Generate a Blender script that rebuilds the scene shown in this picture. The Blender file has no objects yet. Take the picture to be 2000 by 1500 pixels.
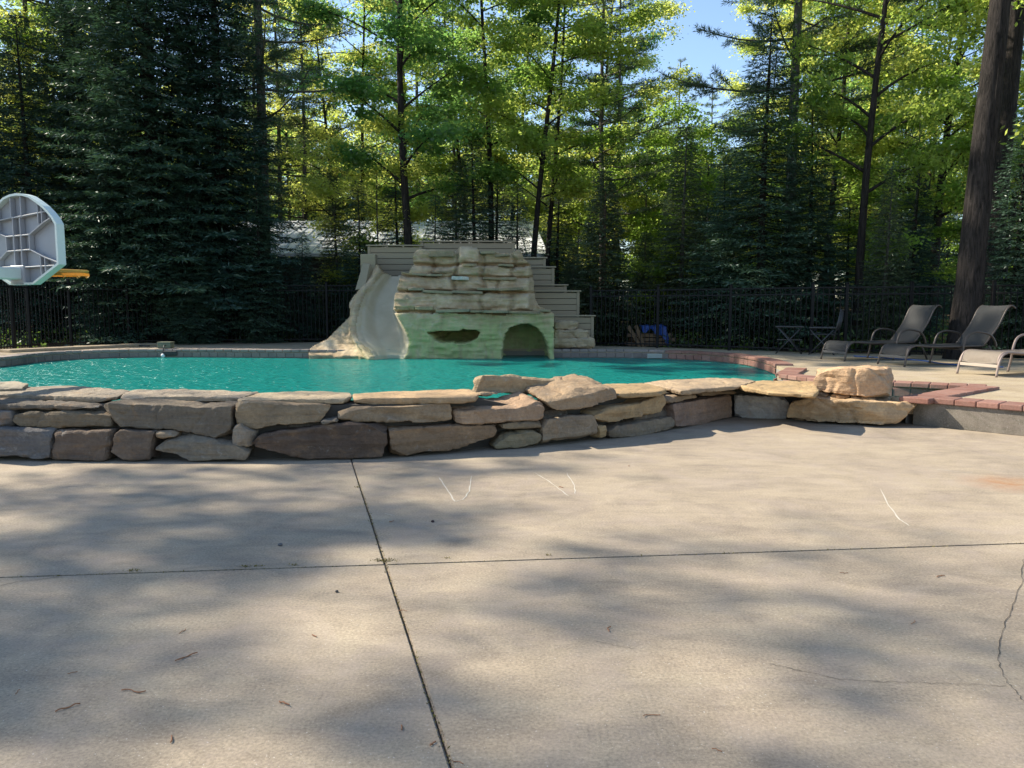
import bpy, bmesh, math, random
import numpy as np
from mathutils.geometry import delaunay_2d_cdt
from mathutils import Vector, Matrix, noise as mnoise

random.seed(7)
RNG = np.random.default_rng(11)
C = bpy.context.scene.collection
SC = bpy.context.scene
R = math.radians

# ------------------------------------------------------------------ camera
HC, F, PITCH = 1.25, 1500.0, 5.71
cam_d = bpy.data.cameras.new('camera')
cam = bpy.data.objects.new('camera', cam_d); C.objects.link(cam)
cam.location = (0, 0, HC); cam.rotation_euler = (R(90 - PITCH), 0, 0)
cam_d.sensor_width = 36; cam_d.lens = F / 2000 * 36
cam_d.clip_start = 0.05; cam_d.clip_end = 600
SC.camera = cam

# ------------------------------------------------------------------ light
SUN_AZ, SUN_EL = 72.0, 40.0        # degrees left of straight ahead, elevation
world = bpy.data.worlds.new('World'); SC.world = world; world.use_nodes = True
nt = world.node_tree; nt.nodes.clear()
sky = nt.nodes.new('ShaderNodeTexSky'); sky.sky_type = 'NISHITA'; sky.sun_disc = False
sky.sun_elevation = R(SUN_EL); sky.sun_rotation = R(-SUN_AZ)
sky.air_density = 1.0; sky.dust_density = 0.25; sky.ozone_density = 1.6
bg = nt.nodes.new('ShaderNodeBackground'); bg.inputs[1].default_value = 0.12
wo = nt.nodes.new('ShaderNodeOutputWorld')
nt.links.new(sky.outputs[0], bg.inputs[0]); nt.links.new(bg.outputs[0], wo.inputs[0])
sun_d = bpy.data.lights.new('sun', 'SUN'); sun_d.energy = 4.6; sun_d.angle = R(0.53); sun_d.color = (1.0, 0.92, 0.77)
sun = bpy.data.objects.new('sun', sun_d); C.objects.link(sun)
sdir = Vector((-math.sin(R(SUN_AZ)) * math.cos(R(SUN_EL)), math.cos(R(SUN_AZ)) * math.cos(R(SUN_EL)), math.sin(R(SUN_EL))))
sun.rotation_euler = sdir.to_track_quat('Z', 'Y').to_euler(); sun.location = (-20, 8, 25)
SC.view_settings.view_transform = 'Standard'; SC.view_settings.look = 'None'
SC.view_settings.exposure = 1.12; SC.view_settings.gamma = 1.0
SC.view_settings.use_curve_mapping = False
SC.render.engine = 'CYCLES'
cy = SC.cycles
cy.max_bounces = 5; cy.diffuse_bounces = 3; cy.glossy_bounces = 2; cy.transmission_bounces = 4; cy.transparent_max_bounces = 4
cy.use_denoising = True
cy.caustics_reflective = False; cy.caustics_refractive = False

# ------------------------------------------------------------------ pixel -> world (2000x1500 photo grid)
_sp, _cp = math.sin(R(PITCH)), math.cos(R(PITCH))
def ray(x, y):
    dx, dy = (x - 1000) / F, (750 - y) / F
    return Vector((dx, _cp + dy * _sp, -_sp + dy * _cp))
def on_z(x, y, z):
    d = ray(x, y); return Vector((0, 0, HC)) + d * ((z - HC) / d.z)
def at_y(x, y, Y):
    d = ray(x, y); return Vector((0, 0, HC)) + d * (Y / d.y)
ZD, ZW = 0.27, 0.115        # deck height, water level

# ------------------------------------------------------------------ object helpers
def tag(o, label=None, cat=None, group=None, kind=None):
    if label: o['label'] = label
    if cat: o['category'] = cat
    if group: o['group'] = group
    if kind: o['kind'] = kind
    return o
def empty(name, loc=(0, 0, 0), rz=0.0, label=None, cat=None, group=None):
    o = bpy.data.objects.new(name, None); C.objects.link(o)
    o.location = loc; o.rotation_euler = (0, 0, rz); o.empty_display_size = 0.2
    return tag(o, label, cat, group)
def link(name, me, mat, parent=None, loc=None, smooth=False):
    o = bpy.data.objects.new(name, me); C.objects.link(o)
    if mat is not None and not me.materials: me.materials.append(mat)
    if parent is not None: o.parent = parent
    if loc is not None: o.location = loc
    if smooth: me.polygons.foreach_set('use_smooth', [True] * len(me.polygons))
    return o
def bm_obj(name, bm, mat, parent=None, loc=None, smooth=False):
    me = bpy.data.meshes.new(name); bm.normal_update(); bm.to_mesh(me); bm.free()
    return link(name, me, mat, parent, loc, smooth)
def raw_mesh(name, V, Fc):
    """V (n,3) array, Fc (m,k) array of equal-size polygons."""
    V = np.asarray(V, dtype=np.float32); Fc = np.asarray(Fc, dtype=np.int32)
    me = bpy.data.meshes.new(name)
    m, k = Fc.shape
    me.vertices.add(len(V)); me.vertices.foreach_set('co', V.ravel())
    me.loops.add(m * k); me.loops.foreach_set('vertex_index', Fc.ravel())
    me.polygons.add(m); me.polygons.foreach_set('loop_start', np.arange(0, m * k, k, dtype=np.int32))
    me.update(calc_edges=True)
    return me
def bm_box(bm, sx, sy, sz, loc=(0, 0, 0), rot=None, bevel=0.0, seg=1):
    r = bmesh.ops.create_cube(bm, size=1.0)
    vs = r['verts']
    bmesh.ops.scale(bm, vec=(sx, sy, sz), verts=vs)
    if bevel > 0:
        es = list({e for v in vs for e in v.link_edges})
        rb = bmesh.ops.bevel(bm, geom=es, offset=bevel, segments=seg, affect='EDGES', profile=0.5)
        vs = list({v for f in rb['faces'] for v in f.verts} | {v for v in vs if v.is_valid})
    if rot is not None: bmesh.ops.rotate(bm, cent=(0, 0, 0), matrix=rot, verts=vs)
    bmesh.ops.translate(bm, vec=loc, verts=vs)
    return vs
def fill_poly(bm, pts):
    n = len(pts); z = pts[0].z
    vs, _, fs, *_r = delaunay_2d_cdt([Vector((p.x, p.y)) for p in pts], [], [list(range(n))], 1, 1e-6)
    V = [bm.verts.new((v.x, v.y, z)) for v in vs]
    for f in fs: bm.faces.new([V[i] for i in f])
def bm_tube(bm, pts, rad, n=8, cap=True):
    pts = [Vector(p) for p in pts]
    if not hasattr(rad, '__len__'): rad = [rad] * len(pts)
    rings = []; up = Vector((0, 0, 1)); last = None
    for i, p in enumerate(pts):
        a = pts[max(i - 1, 0)]; b = pts[min(i + 1, len(pts) - 1)]
        d = (b - a).normalized()
        if last is None:
            s = d.cross(up if abs(d.z) < 0.95 else Vector((1, 0, 0))).normalized()
        else:
            s = (last - d * last.dot(d)).normalized()
        last = s; t = d.cross(s)
        rings.append([bm.verts.new(p + (s * math.cos(2 * math.pi * k / n) + t * math.sin(2 * math.pi * k / n)) * rad[i]) for k in range(n)])
    for a, b in zip(rings, rings[1:]):
        for k in range(n):
            f = bm.faces.new((a[k], a[(k + 1) % n], b[(k + 1) % n], b[k])); f.smooth = True
    if cap:
        bm.faces.new(rings[0][::-1]); bm.faces.new(rings[-1])
def smooth_path(pts, sub=5):
    pts = [Vector(p) for p in pts]; out = []
    for i in range(len(pts) - 1):
        p0 = pts[max(i - 1, 0)]; p1 = pts[i]; p2 = pts[i + 1]; p3 = pts[min(i + 2, len(pts) - 1)]
        for k in range(sub):
            t = k / sub
            out.append(0.5 * ((2 * p1) + (p2 - p0) * t + (2 * p0 - 5 * p1 + 4 * p2 - p3) * t * t + (3 * p1 - p0 - 3 * p2 + p3) * t ** 3))
    out.append(pts[-1]); return out
def copy_tree(o, parent=None):
    c = o.copy(); C.objects.link(c)
    if parent is not None: c.parent = parent
    for ch in list(o.children): copy_tree(ch, c)
    return c

# ------------------------------------------------------------------ materials
def new_mat(name):
    m = bpy.data.materials.new(name); m.use_nodes = True
    n = m.node_tree.nodes; n.clear()
    out = n.new('ShaderNodeOutputMaterial')
    return m, m.node_tree, out
class NB:
    def __init__(s, t): s.t = t
    def n(s, typ, **kw):
        o = s.t.nodes.new(typ)
        for k, v in kw.items():
            if k.startswith('i_'): o.inputs[int(k[2:])].default_value = v
            else: setattr(o, k, v)
        return o
    def l(s, a, b): s.t.links.new(a, b)
    def noise(s, vec, scale, detail=4, rough=0.55, dist=0.0):
        o = s.n('ShaderNodeTexNoise'); o.inputs['Scale'].default_value = scale
        o.inputs['Detail'].default_value = detail; o.inputs['Roughness'].default_value = rough
        o.inputs['Distortion'].default_value = dist
        if vec is not None: s.l(vec, o.inputs['Vector'])
        return o.outputs['Fac']
    def ramp(s, fac, stops):
        o = s.n('ShaderNodeValToRGB'); e = o.color_ramp.elements
        while len(e) < len(stops): e.new(0.5)
        for k, (p, c) in zip(e, stops):
            k.position = p; k.color = c if len(c) == 4 else (*c, 1)
        s.l(fac, o.inputs[0]); return o.outputs[0]
    def mix(s, fac, a, b, mode='MIX'):
        o = s.n('ShaderNodeMix', data_type='RGBA', blend_type=mode)
        for sock, v in ((o.inputs[0], fac), (o.inputs[6], a), (o.inputs[7], b)):
            if hasattr(v, 'is_output'): s.l(v, sock)
            elif isinstance(v, (int, float)): sock.default_value = v
            else: sock.default_value = (*v, 1) if len(v) == 3 else v
        return o.outputs[2]
    def math(s, op, a, b=0.0, clamp=False):
        o = s.n('ShaderNodeMath', operation=op, use_clamp=clamp)
        for sock, v in ((o.inputs[0], a), (o.inputs[1], b)):
            if hasattr(v, 'is_output'): s.l(v, sock)
            else: sock.default_value = v
        return o.outputs[0]
    def bump(s, h, strength=0.3, dist=0.01):
        o = s.n('ShaderNodeBump'); o.inputs['Strength'].default_value = strength; o.inputs['Distance'].default_value = dist
        s.l(h, o.inputs['Height']); return o.outputs[0]
    def pos(s): return s.n('ShaderNodeNewGeometry').outputs['Position']
    def obj(s): return s.n('ShaderNodeTexCoord').outputs['Object']
    def scale(s, vec, sc):
        o = s.n('ShaderNodeMapping'); o.inputs['Scale'].default_value = sc; s.l(vec, o.inputs[0]); return o.outputs[0]
    def principled(s, out, color, rough=0.6, normal=None, metal=0.0, spec=0.5):
        p = s.n('ShaderNodeBsdfPrincipled')
        if hasattr(color, 'is_output'): s.l(color, p.inputs['Base Color'])
        else: p.inputs['Base Color'].default_value = (*color, 1)
        if hasattr(rough, 'is_output'): s.l(rough, p.inputs['Roughness'])
        else: p.inputs['Roughness'].default_value = rough
        p.inputs['Metallic'].default_value = metal
        p.inputs['Specular IOR Level'].default_value = spec
        if normal is not None: s.l(normal, p.inputs['Normal'])
        s.l(p.outputs[0], out.inputs[0]); return p

def simple_mat(name, col, rough=0.5, metal=0.0, var=0.12, scale=8.0, bump=0.0, spec=0.4):
    m, t, out = new_mat(name); b = NB(t)
    f = b.noise(b.pos(), scale, 5, 0.6)
    c = b.mix(f, tuple(x * (1 - var) for x in col), tuple(min(1, x * (1 + var)) for x in col))
    nrm = b.bump(b.noise(b.pos(), scale * 6, 4), bump, 0.01) if bump else None
    b.principled(out, c, rough, nrm, metal, spec); return m

def concrete_mat(name, c0, c1, c2, rust=None, grain=1.0):
    m, t, out = new_mat(name); b = NB(t); p = b.pos()
    big = b.noise(p, 1.1, 7, 0.68, 0.7)
    mid = b.noise(b.scale(p, (1.0, 2.6, 1.0)), 2.6, 7, 0.7, 0.6)
    fine = b.noise(p, 90, 3, 0.6)
    spk = b.noise(p, 260, 2, 0.5)
    col = b.ramp(big, [(0.30, c0), (0.52, c1), (0.72, c2)])
    col = b.mix(b.math('MULTIPLY', b.ramp(mid, [(0.38, (0, 0, 0)), (0.66, (1, 1, 1))]), 0.42), col, tuple(x * 1.3 for x in c2))
    dk = b.ramp(b.noise(p, 1.7, 8, 0.72, 0.8), [(0.50, (0, 0, 0)), (0.68, (1, 1, 1))])
    col = b.mix(b.math('MULTIPLY', dk, 0.38), col, tuple(x * 0.62 for x in c0))
    col = b.mix(0.75 * grain, col, b.ramp(fine, [(0.25, (0.55, 0.55, 0.55)), (0.75, (1.35, 1.35, 1.35))]), 'MULTIPLY')
    pits = b.ramp(spk, [(0.29, (1, 1, 1)), (0.36, (0, 0, 0))])
    col = b.mix(b.math('MULTIPLY', pits, 0.6), col, tuple(x * 0.35 for x in c0))
    lights = b.ramp(b.noise(p, 120, 1, 0.5), [(0.70, (0, 0, 0)), (0.76, (1, 1, 1))])
    col = b.mix(b.math('MULTIPLY', lights, 0.55), col, (0.66, 0.63, 0.58))
    pk = b.ramp(b.noise(p, 2.3, 6, 0.7, 1.1), [(0.46, (0, 0, 0)), (0.66, (1, 1, 1))])
    col = b.mix(b.math('MULTIPLY', pk, 0.34), col, (0.335, 0.272, 0.232))
    st = b.ramp(b.noise(p, 5.5, 7, 0.75, 1.5), [(0.56, (0, 0, 0)), (0.74, (1, 1, 1))])
    col = b.mix(b.math('MULTIPLY', st, 0.30), col, (0.18, 0.145, 0.112))
    if rust:
        rx, ry, rr = rust
        mp = b.n('ShaderNodeMapping', vector_type='TEXTURE'); mp.inputs['Location'].default_value = (rx, ry, 0); mp.inputs['Scale'].default_value = (rr, rr * 0.85, 1)
        b.l(p, mp.inputs[0])
        gr = b.n('ShaderNodeTexGradient', gradient_type='SPHERICAL'); b.l(mp.outputs[0], gr.inputs[0])
        w = b.math('MULTIPLY', gr.outputs['Fac'], b.ramp(b.noise(p, 5, 6, 0.7, 1.0), [(0.35, (0.2, 0.2, 0.2)), (0.7, (1, 1, 1))]))
        col = b.mix(b.math('MULTIPLY', w, 1.0, True), col, (0.30, 0.115, 0.03))
    h = b.math('ADD', b.math('MULTIPLY', fine, 0.6), b.math('ADD', b.math('MULTIPLY', spk, 0.4), b.math('MULTIPLY', mid, 1.2)))
    b.principled(out, col, 0.86, b.bump(h, 0.55, 0.004), spec=0.22); return m

rust_p = on_z(1985, 945, 0)
M = {}
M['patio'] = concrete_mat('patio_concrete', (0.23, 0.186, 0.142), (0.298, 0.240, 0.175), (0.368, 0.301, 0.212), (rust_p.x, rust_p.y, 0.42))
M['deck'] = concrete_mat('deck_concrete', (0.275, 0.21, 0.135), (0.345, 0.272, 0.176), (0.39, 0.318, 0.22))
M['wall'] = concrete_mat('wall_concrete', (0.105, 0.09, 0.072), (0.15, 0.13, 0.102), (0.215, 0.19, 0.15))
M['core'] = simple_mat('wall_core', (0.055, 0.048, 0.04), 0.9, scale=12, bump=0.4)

def stone_mat(name):
    m, t, out = new_mat(name); b = NB(t)
    oi = b.n('ShaderNodeObjectInfo'); p = b.pos()
    off = b.n('ShaderNodeVectorMath', operation='ADD'); b.l(p, off.inputs[0])
    cmb = b.n('ShaderNodeCombineXYZ'); b.l(b.math('MULTIPLY', oi.outputs['Random'], 30), cmb.inputs[0]); b.l(cmb.outputs[0], off.inputs[1])
    v = off.outputs[0]
    big = b.noise(v, 2.6, 6, 0.62, 0.6)
    strata = b.noise(b.scale(v, (1.2, 1.2, 16)), 1.6, 5, 0.6, 0.5)
    fine = b.noise(v, 38, 5, 0.65)
    col = b.mix(b.ramp(big, [(0.3, (0, 0, 0)), (0.7, (1, 1, 1))]), b.mix(1.0, oi.outputs['Color'], (0.72, 0.70, 0.70), 'MULTIPLY'), b.mix(1.0, oi.outputs['Color'], (1.22, 1.14, 1.02), 'MULTIPLY'))
    col = b.mix(0.45, col, b.ramp(strata, [(0.3, (0.68, 0.66, 0.66)), (0.7, (1.28, 1.2, 1.1))]), 'MULTIPLY')
    col = b.mix(0.5, col, b.ramp(fine, [(0.28, (0.62, 0.62, 0.62)), (0.72, (1.3, 1.3, 1.3))]), 'MULTIPLY')
    rst = b.ramp(b.noise(v, 4.2, 5, 0.65, 1.2), [(0.55, (0, 0, 0)), (0.72, (1, 1, 1))])
    col = b.mix(b.math('MULTIPLY', rst, 0.35), col, (0.34, 0.19, 0.085))
    lic = b.ramp(b.noise(v, 9, 6, 0.75, 0.5), [(0.60, (0, 0, 0)), (0.69, (1, 1, 1))])
    col = b.mix(b.math('MULTIPLY', lic, 0.28), col, (0.42, 0.41, 0.37))
    h = b.math('ADD', b.math('MULTIPLY', strata, 1.0), b.math('ADD', b.math('MULTIPLY', fine, 0.45), b.noise(v, 12, 6, 0.7)))
    b.principled(out, col, 0.88, b.bump(h, 0.85, 0.02), spec=0.2); return m
M['stone'] = stone_mat('flagstone')
def brick_mat(name, c0, c1):
    m, t, out = new_mat(name); b = NB(t); oi = b.n('ShaderNodeObjectInfo'); p = b.pos()
    col = b.mix(oi.outputs['Random'], c0, c1)
    col = b.mix(b.math('MULTIPLY', b.ramp(b.noise(p, 7, 6, 0.7), [(0.42, (0, 0, 0)), (0.7, (1, 1, 1))]), 0.30), col, (0.30, 0.24, 0.205))
    col = b.mix(0.5, col, b.ramp(b.noise(p, 60, 4), [(0.3, (0.65, 0.65, 0.65)), (0.7, (1.25, 1.25, 1.25))]), 'MULTIPLY')
    b.principled(out, col, 0.8, b.bump(b.noise(p, 70, 4), 0.5, 0.004), spec=0.25); return m
M['brick'] = brick_mat('coping_brick', (0.205, 0.095, 0.07), (0.285, 0.15, 0.115))
M['brick_grey'] = brick_mat('shaded_weathered_brick', (0.22, 0.185, 0.165), (0.30, 0.245, 0.215))  # weathered brick greyed further: shade of the far edge put into the colour
M['tile'] = brick_mat('pool_tile', (0.17, 0.14, 0.125), (0.23, 0.185, 0.16))
M['mortar'] = simple_mat('mortar', (0.24, 0.21, 0.185), 0.9)

def water_mat():
    m, t, out = new_mat('pool_water'); b = NB(t); p = b.pos()
    w1 = b.noise(b.scale(p, (0.9, 1.7, 1)), 3.2, 3, 0.55, 0.6)
    w2 = b.noise(b.scale(p, (1.0, 1.8, 1)), 11, 3, 0.5, 0.3)
    h = b.math('ADD', b.math('MULTIPLY', w1, 1.0), b.math('MULTIPLY', w2, 0.35))
    col = b.mix(b.noise(p, 0.28, 3, 0.5), (0.004, 0.15, 0.13), (0.014, 0.208, 0.182))
    pr = b.principled(out, col, 0.22, b.bump(h, 1.0, 0.11), spec=0.2)
    pr.inputs['IOR'].default_value = 1.33
    return m
M['water'] = water_mat()
M['black'] = simple_mat('black_metal', (0.006, 0.006, 0.007), 0.5, 0.0, spec=0.2)
M['bronze'] = simple_mat('bronze_tube', (0.075, 0.058, 0.047), 0.42, 0.2, spec=0.5)
M['tan_tube'] = simple_mat('light_tan_tube', (0.26, 0.20, 0.17), 0.5, 0.1)  # lighter tan than the bronze tube
def sling_mat(name, col):
    m, t, out = new_mat(name); b = NB(t); o = b.obj()
    f = b.math('ADD', b.noise(b.scale(o, (1, 60, 1)), 6, 3), b.noise(b.scale(o, (60, 1, 60)), 6, 3))
    c = b.mix(b.math('MULTIPLY', f, 0.5), tuple(x * 0.7 for x in col), tuple(x * 1.3 for x in col))
    b.principled(out, c, 0.75, b.bump(f, 0.2, 0.003), spec=0.3); return m
M['sling_grey'] = sling_mat('grey_sling', (0.092, 0.091, 0.089))
M['sling_tan'] = sling_mat('tan_sling', (0.38, 0.32, 0.26))
M['white_plastic'] = simple_mat('grey_white_plastic', (0.31, 0.32, 0.345), 0.5, var=0.08, scale=5)
M['aqua_edge'] = simple_mat('pale_edge_plastic', (0.54, 0.63, 0.61), 0.5)
M['rim'] = simple_mat('orange_rim', (0.60, 0.34, 0.07), 0.45)
M['dark_plastic'] = simple_mat('dark_plastic', (0.03, 0.03, 0.03), 0.5)
M['olive_plastic'] = simple_mat('olive_plastic', (0.14, 0.15, 0.10), 0.6)
M['white'] = simple_mat('white_paint', (0.75, 0.75, 0.72), 0.5)
M['blue'] = simple_mat('blue_plastic', (0.04, 0.10, 0.30), 0.5)
def tarp_mat():
    m, t, out = new_mat('blue_tarp'); b = NB(t); p = b.pos()
    c = b.mix(b.noise(p, 6, 4), (0.008, 0.03, 0.15), (0.018, 0.07, 0.28))
    b.principled(out, c, 0.42, b.bump(b.noise(p, 9, 5, 0.6), 0.7, 0.05)); return m
M['tarp'] = tarp_mat()
def wood_mat(name, c0, c1, axis_scale=(1, 14, 14)):
    m, t, out = new_mat(name); b = NB(t); o = b.obj()
    f = b.noise(b.scale(o, axis_scale), 2.2, 6, 0.6, 0.4)
    c = b.mix(f, c0, c1)
    b.principled(out, c, 0.72, b.bump(f, 0.35, 0.006), spec=0.25); return m
M['plank'] = wood_mat('tan_plank', (0.26, 0.212, 0.142), (0.33, 0.272, 0.182))
M['firewood'] = wood_mat('raw_lumber', (0.16, 0.10, 0.055), (0.26, 0.17, 0.10))
M['siding'] = wood_mat('dark_siding', (0.045, 0.035, 0.028), (0.075, 0.06, 0.045))
def metal_roof():
    m, t, out = new_mat('metal_roof'); b = NB(t); p = b.pos()
    c = b.mix(b.noise(p, 1.4, 5), (0.60, 0.62, 0.66), (0.74, 0.75, 0.78))
    b.principled(out, c, 0.38, None, 0.0, 0.5); return m
M['roof'] = metal_roof()
def rock_mat():
    m, t, out = new_mat('moulded_rock'); b = NB(t); p = b.pos()
    at = b.n('ShaderNodeSeparateXYZ'); b.l(p, at.inputs[0])
    big = b.noise(p, 1.5, 6, 0.62, 0.5)
    col = b.ramp(big, [(0.30, (0.31, 0.22, 0.13)), (0.52, (0.45, 0.345, 0.22)), (0.72, (0.56, 0.45, 0.31))])
    orn = b.ramp(b.noise(p, 1.1, 4, 0.6, 0.4), [(0.55, (0, 0, 0)), (0.75, (1, 1, 1))])
    col = b.mix(b.math('MULTIPLY', orn, 0.4), col, (0.36, 0.25, 0.15))
    st = b.noise(b.scale(p, (0.8, 0.8, 7)), 3.2, 6, 0.65, 0.7)
    col = b.mix(0.5, col, b.ramp(st, [(0.3, (0.68, 0.68, 0.66)), (0.7, (1.2, 1.2, 1.2))]), 'MULTIPLY')
    # algae: a green stain climbing from the waterline, ragged top
    hz = b.math('ADD', at.outputs[2], b.math('MULTIPLY', b.noise(p, 2.2, 5, 0.6), 0.7))
    alg = b.math('MULTIPLY', b.math('SUBTRACT', 1.62, hz, True), 1.5, True)
    xm = b.math('MULTIPLY', b.math('MULTIPLY', b.math('ADD', at.outputs[0], 3.6), 0.8, True), b.math('MULTIPLY', b.math('SUBTRACT', 1.1, at.outputs[0]), 5.0, True))
    drip = b.ramp(b.noise(b.scale(p, (4.5, 4.5, 0.7)), 1.6, 6, 0.7, 0.5), [(0.34, (0.30, 0.30, 0.30)), (0.62, (1, 1, 1))])
    col = b.mix(b.math('MULTIPLY', b.math('MULTIPLY', b.math('MULTIPLY', alg, drip), xm), 0.78), col, (0.33, 0.42, 0.17))
    dry = b.ramp(b.noise(p, 3.0, 6, 0.7, 0.8), [(0.57, (0, 0, 0)), (0.72, (1, 1, 1))])
    col = b.mix(b.math('MULTIPLY', dry, 0.35), col, (0.52, 0.49, 0.42))
    h = b.math('ADD', st, b.math('MULTIPLY', b.noise(p, 13, 6, 0.65), 0.7))
    b.principled(out, col, 0.86, b.bump(h, 0.7, 0.04), spec=0.22); return m
M['rock'] = rock_mat()
def chute_mat():
    m, t, out = new_mat('slide_surface'); b = NB(t); p = b.pos()
    c = b.ramp(b.noise(p, 1.6, 5, 0.6, 0.3), [(0.3, (0.43, 0.35, 0.24)), (0.7, (0.56, 0.465, 0.335))])
    at = b.n('ShaderNodeSeparateXYZ'); b.l(p, at.inputs[0])
    g = b.math('MULTIPLY', b.math('SUBTRACT', 0.75, b.math('ADD', at.outputs[2], b.math('MULTIPLY', b.noise(p, 3, 4), 0.4)), True), 1.6, True)
    c = b.mix(b.math('MULTIPLY', g, 0.5), c, (0.25, 0.38, 0.24))
    b.principled(out, c, 0.5, b.bump(b.noise(p, 20, 4), 0.15, 0.01), spec=0.35); return m
M['chute'] = chute_mat()
def bark_mat(name, c0, c1, sc=1.0):
    m, t, out = new_mat(name); b = NB(t); p = b.pos()
    v = b.scale(p, (9 * sc, 9 * sc, 1.3 * sc))
    f = b.noise(v, 2.2, 6, 0.7, 0.8)
    c = b.ramp(f, [(0.38, c0), (0.60, c1)])
    c = b.mix(b.math('MULTIPLY', b.noise(p, 1.2, 4), 0.5), c, tuple(x * 0.6 for x in c1))
    b.principled(out, c, 0.9, b.bump(f, 1.0, 0.05), spec=0.15); return m
M['bark'] = bark_mat('bark', (0.008, 0.007, 0.006), (0.05, 0.041, 0.036))
M['bark_grey'] = bark_mat('grey_bark', (0.045, 0.04, 0.038), (0.16, 0.145, 0.13))
M['bark_red'] = bark_mat('pale_bark', (0.08, 0.055, 0.04), (0.22, 0.16, 0.12))
def leaf_mat(name, c0, c1, t0, t1, tr=0.5, nscale=0.55, gloss=0.04):
    m, t, out = new_mat(name); b = NB(t); p = b.pos()
    oi = b.n('ShaderNodeObjectInfo')
    f = b.math('ADD', b.math('MULTIPLY', b.noise(p, nscale, 3, 0.6), 0.75), b.math('MULTIPLY', b.noise(p, 7, 2), 0.45))
    f = b.math('ADD', f, b.math('MULTIPLY', b.math('SUBTRACT', oi.outputs['Random'], 0.6), 0.45))
    fr = b.ramp(f, [(0.34, (0, 0, 0)), (0.78, (1, 1, 1))])
    d = b.n('ShaderNodeBsdfDiffuse'); tl = b.n('ShaderNodeBsdfTranslucent'); g = b.n('ShaderNodeBsdfGlossy')
    b.l(b.mix(fr, c0, c1), d.inputs[0]); b.l(b.mix(fr, t0, t1), tl.inputs[0]); g.inputs['Roughness'].default_value = 0.45
    mx = b.n('ShaderNodeMixShader'); mx.inputs[0].default_value = tr
    b.l(d.outputs[0], mx.inputs[1]); b.l(tl.outputs[0], mx.inputs[2])
    m2 = b.n('ShaderNodeMixShader'); m2.inputs[0].default_value = gloss
    b.l(mx.outputs[0], m2.inputs[1]); b.l(g.outputs[0], m2.inputs[2])
    b.l(m2.outputs[0], out.inputs[0]); return m
M['maple_leaf'] = leaf_mat('maple_leaf', (0.055, 0.105, 0.018), (0.11, 0.165, 0.022), (0.36, 0.54, 0.09), (0.80, 0.82, 0.19), 0.69)
M['dark_leaf'] = leaf_mat('dark_maple_leaf', (0.035, 0.085, 0.022), (0.065, 0.125, 0.024), (0.18, 0.41, 0.10), (0.47, 0.63, 0.13), 0.62)
M['spruce'] = leaf_mat('spruce_needles', (0.038, 0.082, 0.062), (0.062, 0.115, 0.07), (0.03, 0.075, 0.035), (0.06, 0.12, 0.045), 0.22, 0.8, 0.06)
M['fir_light'] = leaf_mat('fir_needles', (0.085, 0.115, 0.06), (0.12, 0.145, 0.085), (0.10, 0.16, 0.07), (0.18, 0.24, 0.11), 0.35, 0.8, 0.03)  # needles made paler: sunlight on the firs is put into the colour
M['pine'] = leaf_mat('pine_needles', (0.042, 0.082, 0.04), (0.08, 0.12, 0.048), (0.08, 0.16, 0.05), (0.18, 0.25, 0.07), 0.4, 0.8, 0.06)
M['grass'] = leaf_mat('ground_plants', (0.04, 0.08, 0.018), (0.09, 0.14, 0.03), (0.08, 0.16, 0.02), (0.18, 0.28, 0.04), 0.4, 1.2)
def floor_mat():
    m, t, out = new_mat('forest_floor'); b = NB(t); p = b.pos()
    c = b.ramp(b.noise(p, 1.4, 7, 0.7), [(0.32, (0.035, 0.026, 0.016)), (0.5, (0.085, 0.062, 0.038)), (0.68, (0.06, 0.075, 0.025))])
    c = b.mix(0.6, c, b.ramp(b.noise(p, 22, 5, 0.7), [(0.3, (0.5, 0.5, 0.5)), (0.7, (1.5, 1.4, 1.3))]), 'MULTIPLY')
    b.principled(out, c, 0.95, b.bump(b.noise(p, 14, 6, 0.7), 1.0, 0.06), spec=0.1); return m
M['floor'] = floor_mat()
M['litter'] = simple_mat('dry_litter', (0.26, 0.12, 0.06), 0.8, var=0.4, scale=20)
M['joint'] = simple_mat('joint_dirt', (0.075, 0.058, 0.044), 0.95, scale=40)
M['scuff'] = simple_mat('chalk_scuff', (0.47, 0.43, 0.36), 0.9)
M['moss'] = simple_mat('joint_moss', (0.16, 0.13, 0.035), 0.9, var=0.4, scale=60)

# ================================================================== SETTING
# right fence line and left fence line on the deck plane
fr_px = [(1153, 676.5), (1283, 679.5), (1424, 684.5), (1583, 690.5), (1649, 691.8), (1774, 694.5), (1933, 699), (2120, 708)]
fl_px = [(-60, 692), (28, 684), (60, 681), (140, 676), (253, 673), (350, 671), (500, 669.5), (640, 668.5), (745, 668)]
fr = [on_z(x, y, ZD) for x, y in fr_px]; fl = [on_z(x, y, ZD) for x, y in fl_px]
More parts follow.
